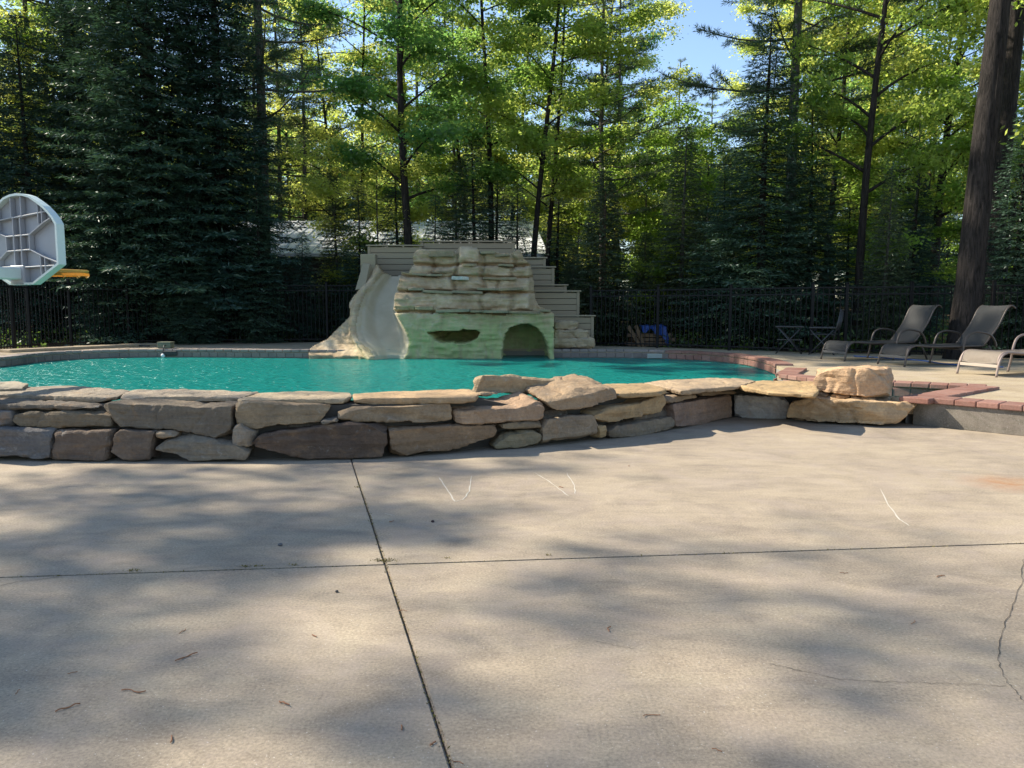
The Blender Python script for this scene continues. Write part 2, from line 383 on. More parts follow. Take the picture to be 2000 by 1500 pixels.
# ---- ground sheet: forest floor at deck level, sunk under the pool and patio
def ground():
    FX = [p.x for p in fl[:-1]] + [p.x for p in fr]; FY = [p.y for p in fl[:-1]] + [p.y for p in fr]
    xs = np.concatenate([np.linspace(-220, -40, 10), np.linspace(-36, 36, 121), np.linspace(40, 220, 10)])
    ys = np.concatenate([np.linspace(-120, -24, 8), np.linspace(-20, 36, 94), np.linspace(40, 320, 15)])
    V = []
    for y in ys:
        for x in xs:
            far = float(np.interp(x, FX, FY)) - 0.45
            inside = (-8 < y < far) and (-15 < x < 13)
            z = -0.13 if inside else 0.215 + 0.03 * mnoise.noise(Vector((x * 0.3, y * 0.3, 0)))
            if y > 24: z += 0.03 * (min(y, 90) - 24)
            V.append((x, y, z))
    nx = len(xs); Q = []
    for j in range(len(ys) - 1):
        for i in range(nx - 1):
            a = j * nx + i; Q.append((a, a + 1, a + nx + 1, a + nx))
    o = link('ground', raw_mesh('ground', V, Q), M['floor']); tag(o, kind='structure')
ground()

# ---- lower patio: four slabs divided by open joints
def line2(p, q):
    d = (q - p).normalized(); n = Vector((-d.y, d.x, 0)); return p, n
jA = line2(on_z(700, 940, 0), on_z(866, 1450, 0))       # runs away from camera
jB = line2(on_z(30, 1127, 0), on_z(1950, 1063, 0))      # runs across
patio = empty('patio'); tag(patio, kind='structure')
for sa in (1, -1):
    for sb in (1, -1):
        bm = bmesh.new(); bm_box(bm, 32, 22, 0.12, (0, 2.0, -0.06))
        for (p, n), s in ((jA, sa), (jB, sb)):
            g = bm.verts[:] + bm.edges[:] + bm.faces[:]
            bmesh.ops.bisect_plane(bm, geom=g, dist=1e-5, plane_co=p + n * (0.0038 * s), plane_no=n * s, clear_inner=True)
            be = [e for e in bm.edges if e.is_boundary]
            if be: bmesh.ops.holes_fill(bm, edges=be)
        top = [e for e in bm.edges if all(abs(v.co.z) < 1e-4 for v in e.verts)]
        bmesh.ops.bevel(bm, geom=top, offset=0.005, segments=2, affect='EDGES')
        bm_obj('concrete_slab', bm, M['patio'], patio)
bm = bmesh.new(); bm_box(bm, 31.8, 21.8, 0.02, (0, 2.0, -0.022))
bm_obj('joint_fill', bm, M['joint'], patio)
def ribbon(name, pxs, width, mat, parent, z=0.0025, jag=0.0, sub=1):
    pts = []
    for (a, b) in zip(pxs, pxs[1:]):
        A, B = on_z(*a, 0), on_z(*b, 0)
        for k in range(sub): pts.append(A.lerp(B, k / sub))
    pts.append(on_z(*pxs[-1], 0))
    bm = bmesh.new(); prev = None
    for i, p in enumerate(pts):
        a, b = pts[max(i - 1, 0)], pts[min(i + 1, len(pts) - 1)]
        d = (b - a).normalized(); n = Vector((-d.y, d.x, 0))
        w = width * (0.35 + 0.65 * random.random()) * (0.3 if i in (0, len(pts) - 1) else 1)
        q = p + n * random.uniform(-jag, jag)
        cur = (bm.verts.new((q + n * w / 2) + Vector((0, 0, z))), bm.verts.new((q - n * w / 2) + Vector((0, 0, z))))
        if prev: bm.faces.new((prev[0], prev[1], cur[1], cur[0]))
        prev = cur
    return bm_obj(name, bm, mat, parent)
ribbon('crack', [(2060, 1040), (1998, 1095), (1996, 1140), (1975, 1190), (1955, 1240), (1947, 1290), (1968, 1335), (1995, 1365), (2040, 1400)], 0.0034, M['joint'], patio, jag=0.006, sub=7)
ribbon('crack', [(1966, 1341), (1900, 1338), (1820, 1335), (1740, 1333), (1640, 1327), (1560, 1310), (1500, 1296)], 0.0028, M['joint'], patio, jag=0.005, sub=7)
ribbon('crack', [(1240, 1268), (1200, 1261), (1160, 1252)], 0.0022, M['joint'], patio, jag=0.004, sub=6)
ribbon('crack', [(122, 1126), (75, 1133), (35, 1136), (0, 1145), (-60, 1160)], 0.0045, M['joint'], patio, jag=0.004, sub=5)
for pts in ([(857, 932), (872, 955), (888, 980), (905, 976), (917, 960), (920, 930)], [(1044, 923), (1080, 946), (1111, 970)], [(1107, 924), (1121, 948), (1124, 966)],
            [(1720, 955), (1735, 985), (1757, 1015), (1776, 1028)], [(1812, 915), (1850, 920), (1900, 924)], [(750, 1003), (772, 1008)]):
    ribbon('scuff_mark', pts, 0.011, M['scuff'], patio, z=0.002, jag=0.004, sub=5)

# ---- pool outline (inner coping edge), traced on the deck plane
far_px = [(0, 701), (60, 694), (110, 690), (160, 687.5), (230, 685.5), (320, 684.5), (450, 685), (600, 686), (720, 685.5), (840, 685), (1000, 685), (1080, 685.5), (1160, 685.5), (1250, 686), (1330, 688.5), (1400, 692), (1455, 698), (1490, 705), (1513, 713)]
pool_edge = [Vector((-5.6, 7.4, ZD)), Vector((-7.6, 8.0, ZD)), Vector((-9.4, 10.0, ZD)), Vector((-10.2, 12.6, ZD))] + [on_z(x, y, ZD) for x, y in far_px]
pool_edge = smooth_path(pool_edge, 3)
_ca, _cb = at_y(976, 690, 17.05).x, at_y(1078, 690, 17.05).x           # the water runs into the grotto of the slide
_l = pool_edge[:next(i for i, p in enumerate(pool_edge) if p.y > 15 and p.x > _ca)]; _r = pool_edge[next(i for i, p in enumerate(pool_edge) if p.y > 15 and p.x > _cb):]
_y = _l[-1].y
pool_edge = _l + [Vector((_ca, _y, ZD)), Vector((_ca, 18.2, ZD)), Vector((_cb, 18.2, ZD)), Vector((_cb, _r[0].y, ZD))] + _r
inlet = [on_z(1540, 722, ZD), on_z(1518, 734, ZD), on_z(1592, 744, ZD), on_z(1735, 751, ZD), on_z(1903, 758, ZD)]
ret_a, ret_b = on_z(1782, 829.5, 0), on_z(2000, 852, 0)
ret_dir = (ret_b - ret_a).normalized(); ret_end = ret_a + ret_dir * 9.0
inlet.append(Vector((ret_a.x - 0.03, ret_a.y + 0.06, ZD)))
chain = pool_edge + inlet
def flat(v, z): return Vector((v.x, v.y, z))
outer = [flat(p + (p - Vector((0, 8, 0))).normalized() * 0.35, ZD) for p in reversed(fr)] + [flat(p + Vector((0, 0.35, 0)), ZD) for p in reversed(fl)]
deck_poly = [flat(p, ZD) for p in chain] + [flat(ret_end + Vector((0.02, 0.03, 0)), ZD), Vector((ret_end.x + 1, 9, ZD))] + outer + [Vector((-16, 14, ZD)), Vector((-16, 6.4, ZD)), Vector((-5.6, 6.4, ZD))]
bm = bmesh.new()
fill_poly(bm, deck_poly)
r = bmesh.ops.extrude_face_region(bm, geom=bm.faces[:])
bmesh.ops.translate(bm, vec=(0, 0, -0.16), verts=[v for v in r['geom'] if isinstance(v, bmesh.types.BMVert)])
bmesh.ops.recalc_face_normals(bm, faces=bm.faces[:])
deck = bm_obj('pool_deck', bm, M['deck']); tag(deck, kind='structure')

# ---- pool side wall (mortar ribbon) with a course of tiles, coping bricks above
def offset_line(pts, d):
    out = []
    for i, p in enumerate(pts):
        a, b = pts[max(i - 1, 0)], pts[min(i + 1, len(pts) - 1)]
        t = (b - a); t.z = 0; t.normalize(); n = Vector((t.y, -t.x, 0))   # right-hand side of travel = pool side
        out.append(p + n * d)
    return out
basin = empty('pool_basin'); tag(basin, kind='structure')
bm = bmesh.new()
for sgn, zz in ((0, 0),):
    a = [bm.verts.new(flat(p, ZD - 0.05)) for p in offset_line(chain, 0.012)]; b_ = [bm.verts.new(flat(p, -0.10)) for p in offset_line(chain, 0.012)]
    for i in range(len(a) - 1): bm.faces.new((a[i], a[i + 1], b_[i + 1], b_[i]))
bm_obj('side_wall', bm, M['mortar'], basin)
def walk(pts, step):
    """yield (pos, dir) at even steps along a polyline"""
    acc = 0.0
    for a, b in zip(pts, pts[1:]):
        L = (b - a).length
        if L < 1e-6: continue
        d = (b - a) / L
        while acc < L:
            yield a + d * acc, d
            acc += step
        acc -= L
def brick_mesh(name, l, w, h, bev=0.008, seg=2):
    bm = bmesh.new(); bm_box(bm, l, w, h, (0, 0, 0), None, bev, seg)
    me = bpy.data.meshes.new(name); bm.to_mesh(me); bm.free(); return me
coping = empty('pool_coping'); tag(coping, kind='structure')
me_br = brick_mesh('brick', 0.194, 0.30, 0.06, 0.010); me_br.materials.append(M['brick'])
me_brg = brick_mesh('brick', 0.188, 0.30, 0.06, 0.014); me_brg.materials.append(M['brick_grey'])
me_tl = brick_mesh('tile', 0.190, 0.02, 0.105, 0.004, 1); me_tl.materials.append(M['tile'])
me_tlr = brick_mesh('tile', 0.190, 0.02, 0.105, 0.004, 1); me_tlr.materials.append(M['brick'])
def lay(pts, step, me, name, parent, off, z, jz=0.003, ja=0.015, me_alt=None, sw=1e9):
    line = offset_line(pts, off)
    for p, d in walk(line, step):
        m = me_alt if (me_alt and p.x > sw) else me
        o = bpy.data.objects.new(name, m); C.objects.link(o); o.parent = parent
        c = p + d * step / 2
        o.location = (c.x, c.y, z + random.uniform(-jz, jz)); o.rotation_euler = (0, 0, math.atan2(d.y, d.x) + random.uniform(-ja, ja))
vis = [p for p in pool_edge if p.y > 11.5]
vis_a = [p for p in vis if p.x < _ca - 0.02]; vis_b = [p for p in vis if p.x > _cb + 0.02]
for vis in (vis_a, vis_b): lay(vis, 0.2, me_brg, 'brick', coping, -0.125, ZD + 0.004, me_alt=me_br, sw=3.3)
lay(inlet, 0.2, me_br, 'brick', coping, -0.125, ZD + 0.006)
for vis in (vis_a, vis_b): lay(vis, 0.2, me_tl, 'tile', basin, 0.022, ZD - 0.09, 0.001, 0.004, me_alt=me_tlr, sw=3.3)
lay(inlet, 0.2, me_tlr, 'tile', basin, 0.022, ZD - 0.09, 0.001, 0.004)
# retaining wall at the right with its own brick coping
rw = empty('retaining_wall'); tag(rw, kind='structure')
bm = bmesh.new(); L = 9.0
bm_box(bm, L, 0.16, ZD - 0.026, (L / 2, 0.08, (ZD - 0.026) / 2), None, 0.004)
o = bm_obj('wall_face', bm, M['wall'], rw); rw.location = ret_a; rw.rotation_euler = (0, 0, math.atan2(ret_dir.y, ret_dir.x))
for k in range(44):
    o = bpy.data.objects.new('brick', me_br); C.objects.link(o); o.parent = rw
    o.location = (0.1 + k * 0.2, 0.12, ZD + 0.004 + random.uniform(-0.002, 0.003)); o.rotation_euler = (0, 0, random.uniform(-0.015, 0.015))

# low concrete kerb at the left of the far deck
a, b = on_z(22, 689, ZD), on_z(312, 675, ZD)
bm = bmesh.new(); L = (b - a).length; bm_box(bm, L, 0.5, 0.06, (L / 2, 0.25, 0.03), None, 0.01)
kerb = bm_obj('deck_kerb', bm, M['deck'], None, a + Vector((0, 0, 0.001))); kerb.rotation_euler = (0, 0, math.atan2((b - a).y, (b - a).x)); tag(kerb, kind='structure')

# ================================================================== STONE WALL
base_px = [(-300, 903), (0, 901), (150, 903), (300, 903), (480, 904), (620, 900), (755, 897), (860, 889), (970, 880), (1060, 874), (1165, 863), (1240, 853), (1318, 840), (1430, 816), (1538, 819), (1600, 825), (1690, 832), (1790, 830)]
base_pts = [(x, on_z(x, y, 0)) for x, y in base_px]
def wall_y(x):
    return float(np.interp(x, [b[0] for b in base_pts], [b[1].y for b in base_pts]))
def wall_n(x):
    """horizontal unit vector pointing into the wall at column x"""
    a, b = at_y(x - 25, 800, wall_y(x - 25)), at_y(x + 25, 800, wall_y(x + 25))
    t = b - a; t.z = 0; t.normalize(); n = Vector((-t.y, t.x, 0)); return n
# ---- water
bm = bmesh.new()
near = [on_z(1765, 800, 0.2) + Vector((0, 0.1, 0))]
for x in (1690, 1600, 1540, 1430, 1318, 1240, 1165, 1060, 970, 860, 755, 620, 480, 300, 150, 0, -250):
    p = at_y(x, 800, wall_y(x)); near.append(flat(p + wall_n(x) * 0.42, ZW))
wp = [flat(p, ZW) for p in chain] + [flat(p, ZW) for p in near] + [Vector((-5.6, 6.6, ZW))]
fill_poly(bm, wp)
bmesh.ops.recalc_face_normals(bm, faces=bm.faces[:])
for f in bm.faces:
    if f.normal.z < 0: f.normal_flip()
water = bm_obj('water', bm, M['water']); tag(water, kind='structure')

def remesh_noise(name, bm, voxel, amp, seed, parent, color, strata=0.010, smooth_it=1):
    me = bpy.data.meshes.new(name); bmesh.ops.recalc_face_normals(bm, faces=bm.faces[:]); bm.to_mesh(me); bm.free()
    tmp = bpy.data.objects.new('tmp', me); C.objects.link(tmp)
    md = tmp.modifiers.new('r', 'REMESH'); md.mode = 'VOXEL'; md.voxel_size = voxel; md.adaptivity = 0.0
    dg = bpy.context.evaluated_depsgraph_get()
    ev = tmp.evaluated_get(dg); m2 = bpy.data.meshes.new_from_object(ev)
    bpy.data.objects.remove(tmp); bpy.data.meshes.remove(me)
    n = len(m2.vertices); co = np.empty(n * 3, np.float32); m2.vertices.foreach_get('co', co); co = co.reshape(-1, 3)
    ne = len(m2.edges); ed = np.empty(ne * 2, np.int32); m2.edges.foreach_get('vertices', ed); ed = ed.reshape(-1, 2)
    for _ in range(smooth_it):
        s = np.zeros_like(co); c = np.zeros(n)
        np.add.at(s, ed[:, 0], co[ed[:, 1]]); np.add.at(s, ed[:, 1], co[ed[:, 0]])
        np.add.at(c, ed[:, 0], 1); np.add.at(c, ed[:, 1], 1)
        co = 0.7 * co + 0.3 * s / np.maximum(c, 1)[:, None]
    rf = random.Random(seed * 17 + 3); cen = (co.max(0) + co.min(0)) / 2; half = (co.max(0) - co.min(0)) / 2
    for _ in range(6):                                   # broken facets knocked off the edges and corners
        m = np.array([rf.uniform(-1, 1), -rf.uniform(0.1, 1), rf.uniform(-0.9, 1.0)]) / np.maximum(half, 0.05) ** 0.6
        m /= np.linalg.norm(m); pr = (co - cen) @ m; cut = pr.max() - rf.uniform(0.008, 0.032) * min(1.0, half.min() / 0.06)
        co = co - np.maximum(pr - cut, 0)[:, None] * m
    m2.vertices.foreach_set('co', co.astype(np.float32).ravel()); m2.update()
    nr = np.empty(n * 3, np.float32); m2.vertices.foreach_get('normal', nr); nr = nr.reshape(-1, 3)
    for i in range(n):
        p = Vector(co[i]) + Vector((seed * 3.7, seed * 1.3, 0))
        h = amp * (mnoise.noise(p * 3.0) * 1.2 + 0.6 * mnoise.noise(p * 7.5) + 0.35 * mnoise.noise(p * 17))
        h += amp * 0.8 * (abs(mnoise.noise(p * 5.5 + Vector((4, 7, 1)))) - 0.25)
        c = abs(mnoise.noise(p * 4.3 + Vector((9, 0, 0)))); h -= amp * 0.9 * max(0, 0.12 - c) / 0.12     # chipped creases
        side = 1 - abs(nr[i][2])
        h += strata * side * mnoise.noise(Vector((p.x * 2, p.y * 2, p.z * 26)))
        co[i] += nr[i] * h
    m2.vertices.foreach_set('co', co.ravel()); m2.name = name
    m2.materials.clear(); m2.materials.append(M['stone'])
    m2.polygons.foreach_set('use_smooth', [True] * len(m2.polygons)); m2.update(); m2.set_sharp_from_angle(angle=R(32))
    o = bpy.data.objects.new(name, m2); C.objects.link(o); o.color = (*[c * 0.87 for c in color], 1)
    if parent is not None: o.parent = parent
    return o
_seed = [1]
def stone_front(name, px, depth, color, parent, set_back=0.0, lift=0.0, amp=0.011, vox=0.0155, batter=0.10):
    """front outline in photo pixels on the wall face, real thickness going into the wall"""
    _seed[0] += 1
    xs = [p[0] for p in px]; xm = sum(xs) / len(xs); n = wall_n(min(max(xm, -200), 1700))
    fr_ = []
    for x, y in px:
        Y = wall_y(x) + set_back; p = at_y(x, y, Y)
        p = at_y(x, y, Y + batter * max(p.z, 0)); fr_.append(p)
    c = sum(fr_, Vector()) / len(fr_)
    bk = [p + n * depth + Vector((0, 0, lift)) + (c - p) * 0.06 for p in fr_]
    bm = bmesh.new(); a = [bm.verts.new(p) for p in fr_]; b = [bm.verts.new(p) for p in bk]
    bm.faces.new(a); bm.faces.new(b[::-1])
    for i in range(len(a)):
        j = (i + 1) % len(a); bm.faces.new((a[i], b[i], b[j], a[j]))
    bmesh.ops.triangulate(bm, faces=bm.faces[:])
    return remesh_noise(name, bm, vox, amp, _seed[0], parent, color)
def stone_top(name, px, z, thick, color, parent, amp=0.009, vox=0.016, under=0.03, tilt=(0, 0)):
    """flat slab: top outline in photo pixels at height z"""
    _seed[0] += 1
    tp = [on_z(x, y, z) for x, y in px]; c = sum(tp, Vector()) / len(tp)
    tp = [p + Vector((0, 0, (p.x - c.x) * tilt[0] + (p.y - c.y) * tilt[1])) for p in tp]
    bt = [p - Vector((0, 0, thick)) + (c - p) * under for p in tp]
    bm = bmesh.new(); a = [bm.verts.new(p) for p in tp]; b = [bm.verts.new(p) for p in bt]
    bm.faces.new(a); bm.faces.new(b[::-1])
    for i in range(len(a)):
        j = (i + 1) % len(a); bm.faces.new((a[i], b[i], b[j], a[j]))
    bmesh.ops.triangulate(bm, faces=bm.faces[:])
    return remesh_noise(name, bm, vox, amp, _seed[0], parent, color, strata=0.004)
sw = empty('stone_wall', (0, 0, 0), 0, 'low dry-laid wall of rough brown and tan slabs along the near edge of the pool', 'stone wall')
GREY, BROWN, DKB, TAN, GOLD, PINK, OLIVE, PALE = (0.165, 0.162, 0.165), (0.165, 0.13, 0.105), (0.135, 0.098, 0.075), (0.33, 0.26, 0.185), (0.42, 0.31, 0.18), (0.31, 0.225, 0.175), (0.25, 0.215, 0.145), (0.43, 0.42, 0.415)
def SF(*a, **k): return stone_front('stone', *a, parent=sw, **k)
# bottom course
SF([(-150, 838), (-60, 836), (100, 838), (97, 895), (60, 897), (35, 890), (-60, 893), (-150, 896)], 0.42, GREY)
SF([(103, 840), (220, 839), (206, 900), (90, 901)], 0.42, BROWN)
SF([(222, 839), (303, 841), (296, 862), (293, 899), (209, 901)], 0.42, BROWN)
SF([(300, 875), (315, 862), (355, 851), (400, 858), (470, 870), (489, 885), (478, 900), (420, 900), (370, 902), (340, 889), (305, 885)], 0.40, (0.25, 0.22, 0.175), lift=0.05)
SF([(303, 845), (343, 843), (341, 857), (300, 855)], 0.25, TAN)
SF([(449, 862), (455, 832), (468, 827), (480, 838), (496, 845), (490, 874), (478, 874), (455, 870)], 0.25, (0.31, 0.27, 0.22))
SF([(490, 866), (505, 851), (545, 842), (620, 833), (680, 826), (740, 829), (758, 837), (757, 870), (748, 895), (640, 899), (600, 897), (560, 890), (510, 885)], 0.42, DKB)
SF([(762, 838), (830, 833), (975, 829), (973, 843), (965, 858), (920, 868), (890, 879), (830, 887), (768, 893), (764, 870)], 0.42, (0.28, 0.195, 0.125))
SF([(965, 870), (978, 852), (995, 844), (1040, 839), (1062, 846), (1060, 869), (1045, 875), (968, 878)], 0.35, OLIVE)
SF([(1063, 822), (1110, 813), (1160, 811), (1170, 829), (1168, 851), (1145, 856), (1085, 864), (1064, 868)], 0.40, (0.29, 0.235, 0.175))
SF([(1170, 831), (1185, 830), (1188, 853), (1172, 859)], 0.25, GOLD)
SF([(1188, 833), (1240, 828), (1312, 813), (1321, 823), (1317, 839), (1240, 854), (1195, 855)], 0.40, (0.25, 0.21, 0.16))
SF([(1319, 790), (1430, 770), (1431, 815), (1321, 841)], 0.34, PINK, batter=0.0, amp=0.007)
SF([(1433, 772), (1540, 775), (1546, 795), (1536, 817), (1500, 819), (1434, 817)], 0.34, PALE, batter=0.0, amp=0.014)
# middle courses; left stones coloured darker for the deeper shade there
SF([(-150, 789), (0, 788), (120, 790), (190, 792), (192, 800), (0, 802), (-150, 802)], 0.38, (0.16, 0.14, 0.118), set_back=0.08)
SF([(-150, 803), (20, 803), (19, 834), (-150, 836)], 0.35, GREY, set_back=0.04)
SF([(22, 801), (90, 803), (130, 801), (216, 804), (218, 834), (100, 836), (22, 833)], 0.40, (0.20, 0.165, 0.12), set_back=0.06)
SF([(190, 793), (206, 786), (330, 790), (390, 794), (450, 793), (453, 850), (420, 857), (370, 847), (330, 838), (232, 837), (210, 820)], 0.42, (0.195, 0.165, 0.13), set_back=0.05)
SF([(456, 788), (470, 785), (650, 791), (645, 800), (622, 826), (545, 832), (500, 839), (460, 833), (457, 815)], 0.40, (0.30, 0.235, 0.16), set_back=0.06)
SF([(657, 805), (680, 797), (780, 794), (880, 784), (884, 826), (800, 826), (660, 823)], 0.40, (0.34, 0.26, 0.175), set_back=0.05)
SF([(625, 821), (658, 817), (660, 826), (628, 832)], 0.25, (0.2, 0.18, 0.15))
SF([(886, 804), (1010, 796), (1050, 784), (1066, 788), (1063, 822), (1000, 826), (940, 829), (893, 829)], 0.46, (0.40, 0.285, 0.195), lift=0.05)
SF([(976, 828), (1060, 821), (1060, 836), (980, 840)], 0.30, (0.24, 0.19, 0.13))
SF([(1155, 808), (1190, 798), (1240, 790), (1298, 770), (1303, 784), (1291, 805), (1208, 823), (1170, 826)], 0.45, GOLD, lift=0.02)
SF([(1302, 777), (1360, 768), (1361, 777), (1320, 786), (1303, 789)], 0.32, TAN, set_back=0.03)
SF([(1368, 765), (1440, 761), (1442, 769), (1372, 774)], 0.32, TAN, set_back=0.05)
# filler stones deeper in the joints
for px in ([(560, 826), (640, 822), (640, 838), (560, 840)], [(880, 826), (980, 822), (980, 836), (880, 836)], [(1060, 800), (1110, 800), (1110, 822), (1060, 824)],
           [(300, 838), (450, 848), (450, 866), (300, 850)], [(1240, 800), (1310, 790), (1310, 822), (1240, 830)]):
    SF(px, 0.2, (0.16, 0.14, 0.12), set_back=0.14)
# cap slabs
ST = lambda *a, **k: stone_top('stone', *a, parent=sw, **k)
ST([(-150, 747), (-80, 745), (30, 744), (57, 749), (45, 756), (-80, 761), (-150, 762)], 0.53, 0.05, (0.36, 0.33, 0.27))
ST([(-150, 759), (-60, 757), (120, 752), (190, 756), (256, 762), (232, 773), (208, 776), (60, 770), (-60, 769), (-150, 771)], 0.50, 0.055, (0.32, 0.28, 0.225))
ST([(233, 774), (240, 764), (300, 760), (440, 760), (508, 765), (470, 773), (300, 773)], 0.495, 0.058, (0.37, 0.32, 0.255))
ST([(463, 778), (503, 768), (600, 764), (685, 767), (688, 773), (672, 779), (560, 778), (470, 781)], 0.485, 0.05, (0.44, 0.37, 0.27))
ST([(687, 769), (760, 764), (920, 759), (936, 768), (930, 775), (690, 778)], 0.485, 0.062, (0.46, 0.34, 0.215), amp=0.005)
ST([(1170, 750), (1255, 747), (1303, 759), (1292, 764), (1205, 769)], 0.43, 0.05, GOLD)
ST([(1254, 746), (1350, 739), (1440, 737), (1478, 741), (1440, 752), (1330, 762)], 0.415, 0.055, (0.43, 0.34, 0.24))
ST([(1440, 753), (1480, 742), (1592, 746), (1600, 762), (1590, 771), (1500, 764)], 0.39, 0.05, (0.47, 0.35, 0.20))
# backing masonry behind the stones, coloured darker to deepen shade in the gaps
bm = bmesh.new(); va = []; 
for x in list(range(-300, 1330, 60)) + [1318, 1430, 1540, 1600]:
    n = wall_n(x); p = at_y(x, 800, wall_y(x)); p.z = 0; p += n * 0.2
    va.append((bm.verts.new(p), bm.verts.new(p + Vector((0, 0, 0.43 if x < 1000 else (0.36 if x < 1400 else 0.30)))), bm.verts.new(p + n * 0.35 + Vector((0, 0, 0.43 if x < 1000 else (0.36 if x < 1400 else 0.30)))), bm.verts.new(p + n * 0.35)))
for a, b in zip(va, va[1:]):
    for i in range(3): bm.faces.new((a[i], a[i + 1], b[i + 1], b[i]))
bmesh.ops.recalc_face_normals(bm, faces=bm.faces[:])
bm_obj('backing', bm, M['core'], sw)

# loose boulders lying on the wall
def boulder(px, depth, color, label, **k):
    o = stone_front('boulder', px, depth, color, None, **k); return tag(o, label, 'boulder')
boulder([(1066, 783), (1110, 773), (1140, 763), (1180, 757), (1207, 761), (1206, 780), (1156, 796), (1110, 807), (1094, 805), (1070, 795)], 0.50, (0.37, 0.28, 0.19), 'wedge-shaped tan boulder tilted up on the stone wall in front of the standing slab', lift=0.10, set_back=-0.02)
boulder([(925, 768), (927, 744), (936, 733), (1000, 731), (1060, 739), (1148, 745), (1151, 754), (1060, 776), (985, 774), (940, 774)], 0.16, (0.36, 0.285, 0.19), 'long thin slab standing on edge on the stone wall, water behind it', set_back=0.50, batter=0.0)
stone_front('stone', [(935, 769), (980, 762), (986, 768), (940, 777)], 0.25, TAN, sw, set_back=0.35)
b1 = boulder([(1535, 811), (1545, 787), (1587, 776), (1650, 783), (1786, 785), (1789, 793), (1756, 828), (1685, 832), (1580, 823), (1539, 815)], 0.60, (0.53, 0.385, 0.235), 'broad golden boulder lying on the patio below the block-shaped boulder', batter=0.0, amp=0.02, set_back=-0.15)
boulder([(1583, 765), (1588, 721), (1640, 719), (1700, 720), (1729, 722), (1736, 740), (1734, 775), (1690, 776), (1640, 769), (1590, 768)], 0.45, (0.53, 0.375, 0.245), 'block-shaped orange-tan boulder perched on small shim stones', batter=0.0, amp=0.02, set_back=0.12)
for px, lab in (([(1622, 768), (1660, 770), (1658, 782), (1622, 780)], 'small tan shim stone wedged under the block-shaped boulder at its middle'), ([(1664, 775), (1712, 776), (1712, 788), (1664, 786)], 'thin brown shim stone under the right half of the block-shaped boulder'),
                ([(1585, 766), (1616, 768), (1616, 782), (1588, 780)], 'shim stone under the left end of the block-shaped boulder')):
    o = stone_front('shim_stone', px, 0.3, (0.38, 0.26, 0.16), None, set_back=0.14, batter=0.0, vox=0.015); tag(o, lab, 'stone')
o = stone_front('shim_stone', [(1548, 813), (1571, 815), (1570, 826), (1548, 825)], 0.2, (0.3, 0.22, 0.16), None, set_back=0.0, batter=0.0, vox=0.015, amp=0.004); tag(o, 'small brown stone propping the left end of the broad golden boulder', 'stone')

# ================================================================== ROCK SLIDE
YF, YB = 17.05, 17.55      # front of the rock, line of the plank walls and steps
def smooth(a, b, x):
    t = np.clip((x - a) / (b - a), 0, 1); return t * t * (3 - 2 * t)
def in_poly(px, py, poly):
    inside = np.zeros(px.shape, bool); n = len(poly)
    for i in range(n):
        x1, y1 = poly[i]; x2, y2 = poly[(i + 1) % n]
        if y1 == y2: continue
        c = ((y1 > py) != (y2 > py)) & (px < (x2 - x1) * (py - y1) / (y2 - y1) + x1)
        inside ^= c
    return inside
def vnoise(P, s, seed=0):
    return np.array([mnoise.noise(Vector((a * s + seed, b * s, seed * 0.7))) for a, b in P])
SIL = [(604, 708), (604, 684), (607, 677), (640, 660), (663, 637), (688, 615), (684, 592), (694, 575), (706, 560), (718, 535), (722, 518), (732, 512), (744, 528), (760, 537), (796, 534), (803, 522), (806, 500), (807, 494), (813, 487), (826, 484), (842, 488), (861, 486), (876, 490), (889, 489), (895, 482), (906, 480), (932, 483), (939, 491), (958, 488), (976, 492), (999, 494), (1007, 488), (1018, 487), (1025, 505), (1038, 515), (1044, 545), (1047, 580), (1055, 597), (1072, 604), (1083, 611), (1082, 640), (1084, 708)]
CAVE = [(980, 712), (983, 670), (988, 652), (997, 640), (1015, 634), (1035, 634), (1050, 641), (1062, 656), (1070, 676), (1075, 712)]
SLOT = [(834, 649), (850, 648), (880, 648), (898, 647), (905, 643), (915, 646), (930, 645), (937, 650), (932, 660), (918, 668), (900, 672), (880, 669), (860, 668), (848, 662), (842, 655)]
